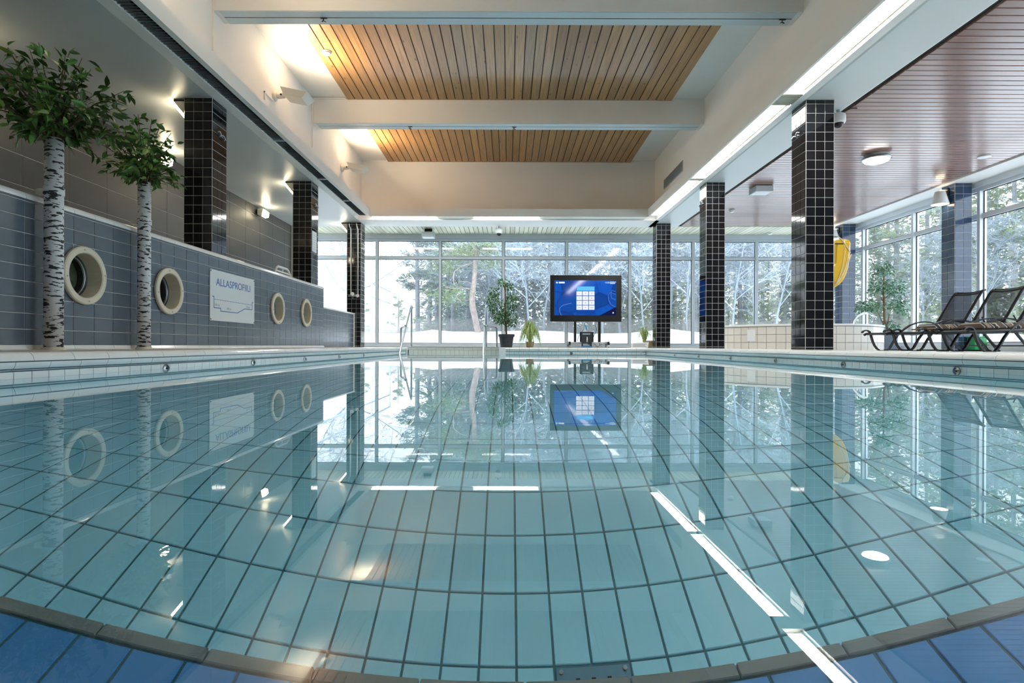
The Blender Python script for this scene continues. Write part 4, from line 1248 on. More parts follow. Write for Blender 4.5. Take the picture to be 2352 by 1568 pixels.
# cables and tag
def cab(nm, pts, r, m, label, d=DT - 0.02):
    mb = MB(); mb.tube([P(1260 + x / 9.046, 740 + y / 9.046, d) for x, y in pts], r, 6)
    return tag(mb.build(nm, m, None, smooth=True), label, 'cable')
cab('cable', [(768, -6), (735, 60), (735, 130), (690, 200), (640, 270), (600, 370), (596, 400)], 0.006, M_RUBBER, 'thin dark cable hanging to the left below the display')
cab('cable', [(955, -6), (960, 40), (1000, 140), (985, 200), (945, 265), (925, 330), (925, 400)], 0.006, M_RUBBER, 'thin dark cable curving to the right below the display')
random.seed(5)
for k in range(3):
    pts = []
    for i in range(14):
        pts.append(P(1260 + (965 + i * 13 + random.uniform(-25, 25)) / 9.046, 740 + (470 + random.uniform(-42, 40)) / 9.046, DT - 0.12 - 0.05 * k))
    for q in pts:
        q.z = max(q.z, 0.012)
    mb = MB(); mb.tube(pts, 0.007, 5)
    tag(mb.build('cable', (M_WHITEPLASTIC, M_RUBBER, M_GREYBOX)[k], None, smooth=True), ('tangled white cable', 'tangled black cable', 'tangled grey cable')[k] + ' on the floor at the right foot of the display', 'cable')
a, b = P(1342.5, 746, DT - 0.03), P(1349, 758, DT - 0.03)
mb = MB(); mb.prism([(a.x, a.z), (b.x - 0.02, a.z - 0.01), (b.x, b.z + 0.02), (a.x + 0.035, b.z)], 'Y', DT - 0.032, DT - 0.022)
tag(mb.build('cable_tag', mat('blue_tag', (0.07, 0.28, 0.50), 0.5), fix=True, bevel=0.003), 'small blue tag hanging among the cables below the display', 'tag')

# ================================================================== RIGHT SIDE: SPA, LOUNGERS, RESCUE PAD
SPX, SPY, SPR, SPZ0, SPZ1 = 5.35, 10.74, 1.455, -0.028, 0.415
spa = thing('spa_tub', (SPX, SPY, SPZ0), 'round raised spa tub of white tiles behind the right columns', 'spa')
mb = MB(); mb.lathe([(SPR - 0.004, 0.0), (SPR - 0.004, SPZ1 - SPZ0 - 0.03), (SPR - 0.22, SPZ1 - SPZ0 - 0.03), (SPR - 0.22, 0.12), (0.0, 0.12)], (SPX, SPY, SPZ0), 64, cap0=False, cap1=False)
mb.build('tub_wall', M_DARKGROUT, spa)
mb = MB(); mb.lathe([(SPR + 0.012, SPZ1 - SPZ0 - 0.035), (SPR + 0.016, SPZ1 - SPZ0 - 0.012), (SPR, SPZ1 - SPZ0), (SPR - 0.23, SPZ1 - SPZ0), (SPR - 0.235, SPZ1 - SPZ0 - 0.035)], (SPX, SPY, SPZ0), 72, cap0=False, cap1=False)
mb.build('rim', M_GLAZED, spa, smooth=False)
nt_ = 60
pw = 2 * math.pi * SPR / nt_
key_m = MB(); q, _k = tile_mesh(pw - 0.006, 0.128, 0.004, M_CREAMTILE, 0.0015)
spm = q.mesh('tile', M_CREAMTILE)
for k in range(nt_):
    a = 2 * math.pi * (k + 0.5) / nt_
    if math.sin(a) > 0.55:
        continue
    for j in range(3):
        o = bpy.data.objects.new('tile', spm); COL.objects.link(o); attach(o, spa)
        n = Vector((math.cos(a), math.sin(a), 0)); u = Vector((-math.sin(a), math.cos(a), 0)); v = Vector((0, 0, 1))
        o.matrix_basis = Matrix.Translation((SPX + n.x * (SPR - 0.006), SPY + n.y * (SPR - 0.006), SPZ0 + 0.067 + j * 0.1345)) @ Matrix((u, v, n)).transposed().to_4x4()
mb = MB(); mb.lathe([(SPR - 0.23, SPZ1 - SPZ0 - 0.09), (0.0, SPZ1 - SPZ0 - 0.09)], (SPX, SPY, SPZ0), 40, cap0=False, cap1=False)
mb.build('spa_water', mat('spa_water', (0.25, 0.55, 0.62), 0.03), spa)
p0 = Vector((SPX + 1.1, SPY + 0.45, SPZ1 - 0.1))
t = thing('water_spout', tuple(p0), 'curved white water spout rising from the spa tub', 'spout')
sp_pts = [P(1955, 752, 10.45), P(1960, 737, 10.47), P(1970, 724, 10.5), P(1983, 717, 10.53), P(1990, 718, 10.55)]
mb = MB()
vs = []
for i, q in enumerate(sp_pts):
    w = 0.055 + 0.008 * i
    vs += [(q.x - w * 0.6, q.y - w, q.z), (q.x + w * 0.6, q.y + w, q.z), (q.x - w * 0.6 + 0.01, q.y - w, q.z - 0.03), (q.x + w * 0.6 + 0.01, q.y + w, q.z - 0.03)]
fs = []
for i in range(len(sp_pts) - 1):
    a = i * 4
    fs += [(a, a + 4, a + 5, a + 1), (a + 2, a + 3, a + 7, a + 6), (a, a + 2, a + 6, a + 4), (a + 1, a + 5, a + 7, a + 3)]
fs += [(0, 1, 3, 2), (16, 18, 19, 17)]
mb.add(vs, fs); mb.build('chute', M_WHITEPLASTIC, t, fix=True)
mb = MB(); mb.tube([(sp_pts[0].x + 0.02, sp_pts[0].y, SPZ1 - 0.08), sp_pts[0], sp_pts[1]], 0.03, 10); mb.build('stem', M_STEEL, t)
a = math.radians(218)
n = Vector((math.cos(a), math.sin(a), 0))
t = thing('notice', (SPX + n.x * SPR, SPY + n.y * SPR, 0.2), 'white notice sheet on the spa tub beside the middle right column', 'notice')
u = Vector((-n.y, n.x, 0)); c = Vector((SPX, SPY, 0)) + n * (SPR + 0.003)
mb = MB()
for (o_, m_, nm, h0, h1, w) in ((0.0, M_PAPER, 'sheet', 0.13, 0.33, 0.075),):
    vs = []
    for oo in (0.0, 0.003):
        for (s, z) in ((-w, h0), (w, h0), (w, h1), (-w, h1)):
            q = c + u * s + n * oo; vs.append((q.x, q.y, z))
    mb.add(vs, [(0, 3, 2, 1), (4, 5, 6, 7), (0, 1, 5, 4), (1, 2, 6, 5), (2, 3, 7, 6), (3, 0, 4, 7)]); mb.build(nm, m_, t)

# --- loungers
LZ = -0.028
LEG = [(-0.005, .279), (0.015, .305), (0.05, .318), (0.085, .312), (0.112, .296), (0.128, .26), (0.145, .20), (0.165, .14), (0.19, .085), (0.225, .038), (0.269, .008), (0.32, .0075), (0.381, .008), (0.43, .055), (0.499, .178), (0.56, .262), (0.615, .313), (0.68, .362), (0.741, .402), (0.85, .44), (0.954, .453), (1.05, .443), (1.123, .425), (1.22, .36), (1.32, .25), (1.42, .13), (1.50, .03), (1.53, .008)]
def lounger(x, y, w, label, cushion=None):
    """x: foot end, y: near side; the head lies towards +x"""
    t = thing('sun_lounger', (x + 0.7, y + w / 2, LZ), label, 'sun lounger', 'black sun loungers beside the right windows')
    T = lambda pts: [(x + a, LZ + b) for a, b in pts]
    for yy in (y, y + w - 0.042):
        mb = MB(); mb.ribbon(T(LEG), yy, yy + 0.042, 0.017); mb.build('side_frame', M_BLACKMETAL, t)
        mb = MB(); mb.tube([(x + 0.03, yy + 0.021, LZ + 0.245), (x + 0.06, yy + 0.021, LZ + 0.262), (x + 1.10, yy + 0.021, LZ + 0.285), (x + 1.34, yy + 0.021, LZ + 0.275)], 0.019, 8); mb.build('seat_rail', M_BLACKMETAL, t, smooth=True)
        mb = MB(); mb.tube([(x + 1.06, yy + 0.021, LZ + 0.29), (x + 1.20, yy + 0.021, LZ + 0.505), (x + 1.40, yy + 0.021, LZ + 0.845), (x + 1.435, yy + 0.021, LZ + 0.885), (x + 1.47, yy + 0.021, LZ + 0.90)], 0.019, 8); mb.build('back_rail', M_BLACKMETAL, t, smooth=True)
        mb = MB(); mb.tube([(x + 1.28, yy + 0.021, LZ + 0.50), (x + 1.36, yy + 0.021, LZ + 0.36), (x + 1.30, yy + 0.021, LZ + 0.275)], 0.009, 6); mb.build('back_strut', M_BLACKMETAL, t)
    for (xx, zz) in ((0.06, .262), (0.62, .275), (1.10, .285), (1.34, .275)):
        mb = MB(); mb.tube([(x + xx, y + 0.02, LZ + zz), (x + xx, y + w - 0.02, LZ + zz)], 0.014, 8); mb.build('crossbar', M_BLACKMETAL, t)
    mb = MB(); mb.tube([(x + 0.345, y + 0.02, LZ + 0.02), (x + 0.345, y + w - 0.02, LZ + 0.02)], 0.010, 8); mb.tube([(x + 1.46, y + 0.02, LZ + 0.085), (x + 1.46, y + w - 0.02, LZ + 0.085)], 0.010, 8); mb.build('floor_bar', M_BLACKMETAL, t)
    mb = MB()
    nseg = 10
    vs, fs = [], []
    for i in range(nseg + 1):
        f = i / nseg
        zz = LZ + 0.27 + 0.015 * f - 0.03 * math.sin(math.pi * f)
        vs += [(x + 0.06 + 1.02 * f, y + 0.03, zz + 0.006), (x + 0.06 + 1.02 * f, y + w / 2, zz - 0.012), (x + 0.06 + 1.02 * f, y + w - 0.03, zz + 0.006)]
    for i in range(nseg):
        for k in (0, 1):
            a = i * 3 + k; fs.append((a, a + 3, a + 4, a + 1))
    mb.add(vs, fs); mb.build('seat_sling', M_SLING, t, smooth=True)
    mb = MB(); vs, fs = [], []
    bk = [(1.08, .30), (1.20, .505), (1.30, .675), (1.40, .845), (1.425, .872)]
    for (a, b) in bk:
        for s in range(5):
            yy = y + 0.03 + (w - 0.06) * s / 4
            sag = 0.018 * math.sin(math.pi * s / 4)
            vs.append((x + a + sag, yy, LZ + b - sag * 0.4))
    for i in range(len(bk) - 1):
        for s in range(4):
            a = i * 5 + s; fs.append((a, a + 5, a + 6, a + 1))
    mb.add(vs, fs); mb.build('back_sling', M_SLING, t, smooth=True)
    mb = MB(); n_ = 6
    mb.tube([(x + 1.425 + 0.012 * math.sin(math.pi * k / n_), y + 0.02 + (w - 0.04) * k / n_, LZ + 0.872 - 0.02 * math.sin(math.pi * k / n_)) for k in range(n_ + 1)], 0.017, 8)
    mb.tube([(x + 1.46 + 0.012 * math.sin(math.pi * k / n_), y + 0.02 + (w - 0.04) * k / n_, LZ + 0.898 - 0.02 * math.sin(math.pi * k / n_)) for k in range(n_ + 1)], 0.012, 8); mb.build('head_bar', M_BLACKMETAL, t, smooth=True)
    return t
def stripes():
    m, nt, b = _nt('striped_fabric')
    N, L = nt.nodes, nt.links
    tc = N.new('ShaderNodeTexCoord'); sx = N.new('ShaderNodeSeparateXYZ')
    L.new(tc.outputs['Object'], sx.inputs[0])
    mo = N.new('ShaderNodeMath'); mo.operation = 'MULTIPLY'; mo.inputs[1].default_value = 3.6
    L.new(sx.outputs['X'], mo.inputs[0])
    fr = N.new('ShaderNodeMath'); fr.operation = 'FRACT'; L.new(mo.outputs[0], fr.inputs[0])
    r = ramp(N, [(0.0, (0.018, 0.018, 0.022)), (0.16, (0.42, 0.38, 0.33)), (0.22, (0.10, 0.065, 0.042)), (0.52, (0.50, 0.46, 0.40)), (0.57, (0.018, 0.018, 0.022)), (0.66, (0.27, 0.19, 0.13)), (0.86, (0.06, 0.045, 0.04)), (0.95, (0.48, 0.45, 0.40))])
    r.color_ramp.interpolation = 'CONSTANT'
    L.new(fr.outputs[0], r.inputs['Fac']); L.new(r.outputs['Color'], b.inputs['Base Color'])
    b.inputs['Roughness'].default_value = 0.85
    return m
M_STRIPE = stripes()
def cushion(x, y, w, label):
    t = thing('cushion', (x + 0.75, y + w / 2, LZ + 0.29), label, 'cushion', 'striped lounger cushions')
    mb = MB(); vs, fs = [], []
    n1, n2 = 16, 6
    zz0 = LZ + 0.300
    xs = [x + 0.24 + 0.80 * i / n1 for i in range(n1 + 1)]
    for i in range(n1 + 1):
        for j in range(n2 + 1):
            f, g = i / n1, j / n2
            e = min(1.0, min(f, 1 - f) * 14) ** 0.5 * min(1.0, min(g, 1 - g) * 7) ** 0.5
            puff = 0.012 * abs(math.sin(f * math.pi * 4))
            vs.append((xs[i], y + 0.05 + (w - 0.10) * g, zz0 + 0.022 + (0.048 + puff) * e))
    for i in range(n1):
        for j in range(n2):
            a = i * (n2 + 1) + j; fs.append((a, a + n2 + 1, a + n2 + 2, a + 1))
    b = len(vs)
    for i in range(n1 + 1):
        for j in range(n2 + 1):
            f, g = i / n1, j / n2
            vs.append((xs[i], y + 0.05 + (w - 0.10) * g, zz0 + 0.004 - 0.018 * math.sin(math.pi * g) * 0))
    for i in range(n1):
        for j in range(n2):
            a = b + i * (n2 + 1) + j; fs.append((a, a + 1, a + n2 + 2, a + n2 + 1))
    for i in range(n1):
        for j in (0, n2):
            a = i * (n2 + 1) + j; fs.append((a, a + n2 + 1, b + a + n2 + 1, b + a))
    for j in range(n2):
        for i in (0, n1):
            a = i * (n2 + 1) + j; fs.append((a, a + 1, b + a + 1, b + a))
    mb.add(vs, fs); o = mb.build('seat_pad', M_STRIPE, t, smooth=True, fix=True)
    for f in (0.25, 0.5, 0.75):
        xx = x + 0.24 + 0.80 * f
        mb = MB(); mb.tube([(xx, y + 0.05, zz0 + 0.03), (xx, y + 0.07, zz0 + 0.066), (xx, y + w - 0.07, zz0 + 0.066), (xx, y + w - 0.05, zz0 + 0.03)], 0.005, 6); mb.build('seam', M_CORD, t)
LW = 0.555
lounger(5.46, 8.25, LW, 'black mesh sun lounger without cushion, farthest of three, in front of the navy column')
lounger(5.55, 7.675, LW, 'black mesh sun lounger with a striped cushion, middle of three')
lounger(5.70, 7.10, LW, 'black mesh sun lounger with a striped cushion, nearest, running off the right edge')
cushion(5.55, 7.675, LW, 'brown striped cushion on the middle sun lounger')
cushion(5.70, 7.10, LW, 'brown striped cushion on the nearest sun lounger')

# --- green box by the window
a, b = P(2237, 775, 9.0), P(2262, 797, 9.0)
t = thing('storage_box', (a.x + 0.1, 9.1, -0.028), 'small bright green box on the floor behind the sun loungers', 'box')
mb = MB(); mb.box(a.x, b.x + 0.02, 8.98, 9.14, -0.028, a.z); mb.build('body', M_GREEN, t, bevel=0.006)
mb = MB(); mb.box(a.x - 0.008, b.x + 0.028, 8.972, 9.148, a.z, a.z + 0.018); mb.build('lid', M_GREEN, t, bevel=0.004)

# --- yellow rescue pad on the back of the nearest right column
DY = 6.36
def pad():
    q = lambda zx, zy: P(1880 + zx / 4.9, 500 + zy / 4.9, DY)
    t = thing('rescue_pad', (3.56, DY, 0.7), 'yellow curved rescue pad with pale cords hanging behind the nearest right column', 'rescue pad')
    out = [(60, 640), (100, 740), (155, 795), (200, 772), (250, 730), (290, 660), (318, 570), (335, 470), (343, 380), (346, 280), (335, 254), (310, 247), (240, 243), (205, 245), (185, 262), (176, 300), (172, 370), (168, 460), (160, 530), (130, 575), (95, 600), (65, 612)]
    P2 = [q(*p) for p in out]
    c = sum(P2, Vector()) / len(P2)
    n = len(P2)
    vs = []
    for (s, dy) in ((1.0, -0.012), (0.95, -0.035), (0.80, -0.052)):
        vs += [(c.x + (p.x - c.x) * s, DY + dy, c.z + (p.z - c.z) * s) for p in P2]
    vs += [(p.x, DY + 0.03, p.z) for p in P2]
    fs = []
    for k in range(2):
        fs += [(k * n + i, k * n + (i + 1) % n, (k + 1) * n + (i + 1) % n, (k + 1) * n + i) for i in range(n)]
    fs += [tuple(2 * n + i for i in range(n))]
    fs += [(3 * n + i, 3 * n + (i + 1) % n, (i + 1) % n, i) for i in range(n)] + [tuple(3 * n + i for i in reversed(range(n)))]
    mb = MB(); mb.add(vs, fs); mb.build('pad', M_YELLOW, t, fix=True)
    for pts in ([(262, 250), (262, 400), (240, 560), (200, 680), (160, 750)], [(318, 300), (300, 450), (270, 570), (215, 690), (170, 762)], [(335, 420), (300, 520), (245, 640), (190, 720), (158, 752)]):
        mb = MB(); mb.tube([Vector((q(*p).x, DY - 0.056, q(*p).z)) for p in pts], 0.0045, 6); mb.build('piping', M_CORD, t, smooth=True)
    mb = MB(); mb.tube([Vector((q(206, 215).x, DY - 0.03, q(206, 215).z)), Vector((q(240, 270).x, DY - 0.06, q(240, 270).z)), Vector((q(325, 405).x, DY - 0.06, q(325, 405).z))], 0.0055, 6); mb.build('cord', M_CORD, t)
    mb = MB(); z = q(206, 215).z
    mb.tube([(3.484, DY, z), (q(206, 215).x, DY, z), (q(206, 215).x, DY - 0.045, z + 0.005)], 0.008, 8); mb.build('hook', M_STEEL, t)
    mb = MB(); b0 = q(215, 295); mb.box(b0.x - 0.06, b0.x + 0.03, DY - 0.056, DY - 0.05, b0.z - 0.012, b0.z - 0.002); mb.build('label_strip', M_RUBBER, t)
pad()

# ================================================================== PLANTS
def leaf_mb(L=0.07, W=0.028, fold=0.25, droop=0.25):
    """pointed leaf along +x, folded at the midrib, tip drooping"""
    mb = MB()
    prof = [(0.0, 0.0), (0.18, 0.62), (0.42, 1.0), (0.68, 0.72), (0.88, 0.25), (1.0, 0.0)]
    vs = [(0, 0, 0)]
    for t, w in prof[1:-1]:
        z = -droop * L * t * t
        vs += [(t * L, -w * W / 2, z + fold * w * W / 2), (t * L, 0, z), (t * L, w * W / 2, z + fold * w * W / 2)]
    vs.append((L, 0, -droop * L))
    fs = [(0, 1, 2), (0, 2, 3)]
    for i in range(3):
        a = 1 + 3 * i
        fs += [(a, a + 3, a + 4, a + 1), (a + 1, a + 4, a + 5, a + 2)]
    e = len(vs) - 1
    fs += [(10, e, 11), (11, e, 12)]
    mb.add(vs, fs)
    return mb

def frame(p, d, roll):
    d = d.normalized()
    up = Vector((0, 0, 1)) if abs(d.z) < 0.95 else Vector((1, 0, 0))
    s = up.cross(d).normalized()
    n = d.cross(s)
    R = Matrix((d, s, n)).transposed() @ Matrix.Rotation(roll, 3, 'X')
    return Matrix.Translation(p) @ R.to_4x4()

def crown(rng, c, R, Rz, nb, start, per, droop=0.3, low=-0.45):
    """branches from start to the surface of a flattened ball, leaf places along them"""
    brs, leaves = [], []
    for k in range(nb):
        az = 2 * math.pi * (k * 0.618 + rng.uniform(-0.08, 0.08))
        el = math.asin(max(-1, min(1, low + (1 - low) * ((k + 0.5) / nb))))
        f = rng.uniform(0.82, 1.04)
        tip = Vector((c[0] + R * f * math.cos(az) * math.cos(el), c[1] + R * f * math.sin(az) * math.cos(el), c[2] + Rz * f * math.sin(el)))
        s = Vector(start)
        mid = s * 0.45 + tip * 0.55 + Vector((0, 0, 0.06))
        pts = [s, s * 0.7 + mid * 0.3 + Vector((0, 0, 0.03)), mid, tip]
        brs.append(pts)
        for i in range(per):
            t = 0.22 + 0.78 * (i + rng.random()) / per
            if t < 0.6:
                q = s.lerp(mid, t / 0.6)
            else:
                q = mid.lerp(tip, (t - 0.6) / 0.4)
            d = (tip - s).normalized()
            side = Vector((rng.gauss(0, 1), rng.gauss(0, 1), rng.gauss(0, 0.7)))
            d2 = (d * 0.55 + side * 0.55 + Vector((0, 0, -droop))).normalized()
            q = q + Vector((rng.uniform(-.03, .03), rng.uniform(-.03, .03), rng.uniform(-.03, .03)))
            leaves.append((q, d2, rng.uniform(-0.9, 0.9), rng.uniform(0.75, 1.25)))
    return brs, leaves

def birch_tree(x, y, r, ztop, c, R, Rz, nb, per, label, seed, leafL, sides):
    rng = random.Random(seed)
    t = thing('birch_tree', (x, y, 0), label, 'tree', 'birch-trunk ficus trees before the half wall')
    mb = MB(); mb.tube([(x, y, 0.012), (x, y, ztop)], [r, r * 0.97], 20)
    tr = mb.build('trunk', M_BIRCH, t, smooth=True)
    mb = MB(); mb.lathe([(r * 1.28, 0.0), (r * 1.2, 0.012), (r * 1.04, 0.018)], (x, y, 0.0), 20); mb.build('base_collar', M_CREAMPLASTIC, t)
    zb = ZWT + 0.024
    mb = MB(); mb.lathe([(r * 1.02, -0.028), (r * 1.07, -0.024), (r * 1.07, 0.024), (r * 1.02, 0.028)], (x, y, zb), 20, cap0=False, cap1=False); mb.build('clamp', M_BIRCH, t)
    mb = MB(); mb.box(x - r - 0.055, x - r * 0.7, y - 0.02, y + 0.02, zb - 0.018, zb + 0.018); mb.build('wall_bracket', M_CREAMPLASTIC, t, bevel=0.004)
    brs, lv = crown(rng, c, R, Rz, nb, (x, y, ztop - 0.03), per)
    mb = MB()
    for p in brs:
        mb.tube(p, [0.009, 0.006, 0.004, 0.002], 5, cap=False)
    o = mb.build('twigs', M_TWIG, t); o['kind'] = 'stuff'
    lm = [leaf_mb(leafL, leafL * 0.44).mesh('leaf', M_LEAF), leaf_mb(leafL * 0.9, leafL * 0.42, 0.4, 0.5).mesh('leaf', M_LEAF), leaf_mb(leafL * 0.95, leafL * 0.42, 0.2, 0.1).mesh('leaf', M_LEAF2)]
    lv.sort(key=lambda q: q[0].y)
    pinv = inv_of(t)
    for i, (q, d, roll, s) in enumerate(lv[:298]):
        o = bpy.data.objects.new('leaf', lm[rng.choice((0, 0, 0, 1, 1, 2))]); COL.objects.link(o)
        o.parent = t; o.matrix_parent_inverse = pinv
        o.matrix_basis = frame(q, d, roll) @ Matrix.Scale(s, 4)
    rest = MB(); base = leaf_mb(leafL, leafL * 0.44)
    for (q, d, roll, s) in lv[298:]:
        Mx = frame(q, d, roll) @ Matrix.Scale(s, 4)
        rest.add([tuple(Mx @ Vector(v)) for v in base.v], base.f)
    if rest.f:
        o = rest.build('foliage', M_LEAF, t); o['kind'] = 'stuff'
birch_tree(-2.935, 3.67, 0.053, 1.36, (-2.93, 3.67, 1.54), 0.42, 0.40, 40, 22, 'taller birch-trunk tree with glossy leaves, nearest the camera on the left deck', 11, 0.078, 0)
birch_tree(-2.935, 4.58, 0.048, 1.34, (-2.94, 4.56, 1.50), 0.295, 0.37, 34, 18, 'shorter birch-trunk tree with glossy leaves, left of the pool profile sign', 23, 0.074, 0)

def pot(t, x, y, z, r0, r1, h, m, name='pot'):
    mb = MB(); mb.lathe([(r0, 0.0), (r0 * 1.02, 0.01), (r1 * 0.97, h * 0.78), (r1 * 0.98, h * 0.80), (r1 * 1.08, h * 0.81), (r1 * 1.1, h * 0.98), (r1 * 1.06, h), (r1 * 0.98, h), (r1 * 0.95, h * 0.9)], (x, y, z), 32, cap1=False)
    p = mb.build(name, m, t)
    mb = MB(); mb.lathe([(r1 * 0.96, h * 0.90), (0.0, h * 0.92)], (x, y, z), 24, cap0=False, cap1=False); mb.build('soil', M_SOIL, p)

def small_leaves(rng, centers, n, L, m, parent, droop=0.5):
    """many small leaves in clumps: one part"""
    base = leaf_mb(L, L * 0.42, 0.3, 0.3)
    mb = MB()
    for _ in range(n):
        c, r = rng.choice(centers)
        while True:
            v = Vector((rng.uniform(-1, 1), rng.uniform(-1, 1), rng.uniform(-1, 1)))
            if 0.25 < v.length < 1:
                break
        p = Vector(c) + Vector((v.x * r[0], v.y * r[0], v.z * r[1]))
        d = Vector((v.x + rng.gauss(0, .5), v.y + rng.gauss(0, .5), v.z * 0.5 + rng.gauss(0, .4) - droop))
        Mx = frame(p, d, rng.uniform(-1.2, 1.2)) @ Matrix.Scale(rng.uniform(0.7, 1.25), 4)
        mb.add([tuple(Mx @ Vector(q)) for q in base.v], base.f)
    o = mb.build('foliage', m, parent); o['kind'] = 'stuff'
    return o

# ficus at the far end
rng = random.Random(3)
D = 12.45
px = lambda x, y, d=D: P(820 + x / 4.481, 480 + y / 4.481, d)
b = px(1537, 1415)
t = thing('potted_ficus', (b.x, D, 0), 'potted ficus with tiers of dark leaves in a charcoal pot by the pool steps', 'plant')
pot(t, b.x, D, 0, 0.125, 0.165, 0.29, M_POT)
mb = MB(); mb.tube([(b.x, D, 0.25), px(1532, 1180), px(1524, 1000), px(1526, 850), px(1500, 740)], [0.022, 0.02, 0.017, 0.012, 0.006], 8); mb.build('stem', M_STEM, t, smooth=True)
for pts in (((1524, 1080), (1490, 1030), (1450, 960), (1420, 920)), ((1526, 960), (1570, 900), (1600, 880)), ((1526, 880), (1530, 800), (1545, 770)), ((1532, 1150), (1580, 1110), (1600, 1090))):
    mb = MB(); mb.tube([px(*p) for p in pts], [0.012, 0.01, 0.007, 0.004], 6); mb.build('branch', M_STEM, t, smooth=True)
cl = []
for (zx, zy, rx, rz, n) in ((1500, 745, 55, 45, 2), (1560, 785, 50, 40, 2), (1420, 850, 60, 60, 2), (1390, 930, 65, 70, 3), (1400, 1010, 50, 45, 2), (1600, 880, 60, 60, 2), (1600, 960, 65, 70, 3), (1560, 1030, 55, 60, 2), (1450, 1090, 60, 50, 3), (1480, 1130, 75, 55, 3), (1570, 1110, 75, 60, 3), (1590, 1170, 55, 45, 2), (1510, 1080, 60, 50, 1), (1480, 960, 35, 50, 1)):
    c = px(zx, zy); k = D / F / 4.481
    cl += [((c.x, c.y, c.z), (rx * k, rz * k))] * n
small_leaves(rng, cl, 1700, 0.056, M_LEAFMASS, t)

# silvery ficus by the right window
D = 10.9
px = lambda x, y, d=D: P(1960 + x / 6.0, 630 + y / 6.0, d)
b = px(493, 1050)
t = thing('potted_ficus', (b.x, D, -0.028), 'tall silvery-leaved ficus in a slate grey pot beside the spa tub', 'plant')
pot(t, b.x, D, -0.028, 0.13, 0.15, 0.36, M_POTGREY)
top = px(425, 0)
mb = MB(); mb.tube([(b.x, D, 0.28), px(430, 640), px(425, 480), px(420, 300), px(418, 120), px(425, -40), px(430, -150)], [0.024, 0.022, 0.02, 0.017, 0.014, 0.009, 0.004], 8); mb.build('stem', M_STEM, t, smooth=True)
for pts in (((440, 720), (390, 640), (350, 540), (320, 500)), ((455, 720), (480, 640), (495, 540)), ((425, 400), (390, 330), (380, 310)), ((420, 340), (470, 300), (520, 260)), ((425, 480), (520, 470), (600, 450)), ((425, 450), (320, 420), (220, 420))):
    mb = MB(); mb.tube([px(*p) for p in pts], [0.011, 0.009, 0.006, 0.004], 6); mb.build('branch', M_STEM, t, smooth=True)
cl = []
k = D / F / 6.0
for (zx, zy, rx, rz, n) in ((390, -120, 110, 60, 3), (470, -60, 110, 70, 3), (360, -20, 80, 60, 2), (330, 130, 110, 90, 3), (270, 210, 80, 60, 2), (420, 160, 100, 90, 3), (560, 130, 130, 80, 4), (620, 220, 90, 90, 3), (480, 240, 90, 70, 2), (180, 420, 120, 75, 4), (110, 490, 70, 50, 2), (280, 460, 90, 55, 3), (430, 430, 110, 60, 2), (580, 430, 110, 70, 3), (680, 500, 80, 60, 3), (620, 380, 80, 60, 2), (480, 690, 70, 50, 2), (560, 720, 70, 45, 2)):
    c = px(zx, zy)
    cl += [((c.x, c.y, c.z), (rx * k, rz * k))] * n
small_leaves(rng, cl, 1500, 0.062, M_LEAFSILK, t, 0.35)

def blades(rng, c, n, L, spread, m, parent, w=0.009):
    mb = MB()
    for _ in range(n):
        az = rng.uniform(0, 2 * math.pi); ln = L * rng.uniform(0.65, 1.1); out = spread * rng.uniform(0.25, 1.0)
        dx, dy = math.cos(az), math.sin(az)
        vs, fs = [], []
        N_ = 6
        for i in range(N_ + 1):
            f = i / N_
            h = ln * (1.5 * f - (0.75 + 0.9 * (out / spread)) * f * f)
            r = 0.03 + out * f ** 1.1
            ww = w * (1 - 0.85 * f)
            vs += [(c[0] + dx * r - dy * ww, c[1] + dy * r + dx * ww, c[2] + h), (c[0] + dx * r + dy * ww, c[1] + dy * r - dx * ww, c[2] + h)]
        for i in range(N_):
            fs.append((2 * i, 2 * i + 2, 2 * i + 3, 2 * i + 1))
        mb.add(vs, fs)
    o = mb.build('blades', m, parent); o['kind'] = 'stuff'
D = 12.5
b = P(1217, 797, D)
t = thing('grass_plant', (b.x, D, 0), 'arching yellow-green grass plant on the far deck left of the display', 'plant')
pot(t, b.x, D, 0, 0.075, 0.09, 0.13, M_CANE)
blades(rng, (b.x, D, 0.11), 460, 0.85, 0.27, M_BLADE, t, 0.011)
D = 12.62
b = P(1489, 797, D)
t = thing('spider_plant', (b.x, D, 0), 'spider plant in a pot at the foot of the farthest right column', 'plant')
pot(t, b.x, D, 0, 0.085, 0.115, 0.16, M_CANE)
blades(rng, (b.x - 0.07, D + 0.07, 0.14), 130, 0.62, 0.24, M_BLADE, t, 0.008)
a, c = P(1449, 797, 12.3), P(1490, 785, 12.3)
t = thing('notice_board', ((a.x + c.x) / 2, 12.3, 0), 'white text board leaning before the spider plant on the far deck', 'notice')
mb = MB(); mb.prism([(a.x, 0.0), (c.x - 0.02, 0.0), (c.x, 0.125), (a.x + 0.01, 0.10)], 'Y', 12.29, 12.302); mb.build('board', M_PAPER, t, fix=True)
for k in range(3):
    mb = MB(); mb.box(a.x + 0.04, c.x - 0.05 - 0.03 * (k % 2), 12.288, 12.29, 0.025 + 0.026 * k, 0.035 + 0.026 * k); mb.build('print_line', M_INK, t)

# ================================================================== OUTSIDE: SNOW, FROSTED FOREST
GZ = -0.08
mb = MB(); mb.box(-60, 90, YG + 0.35, 120, GZ - 0.3, GZ); mb.box(XG + 0.4, 90, -30, YG + 0.35, GZ - 0.3, GZ); mb.box(-60, XBW - 0.35, -30, YG + 0.35, GZ - 0.3, GZ)
struct('ground', mb, M_SNOW, 'snow-covered ground outside the windows', 'ground')

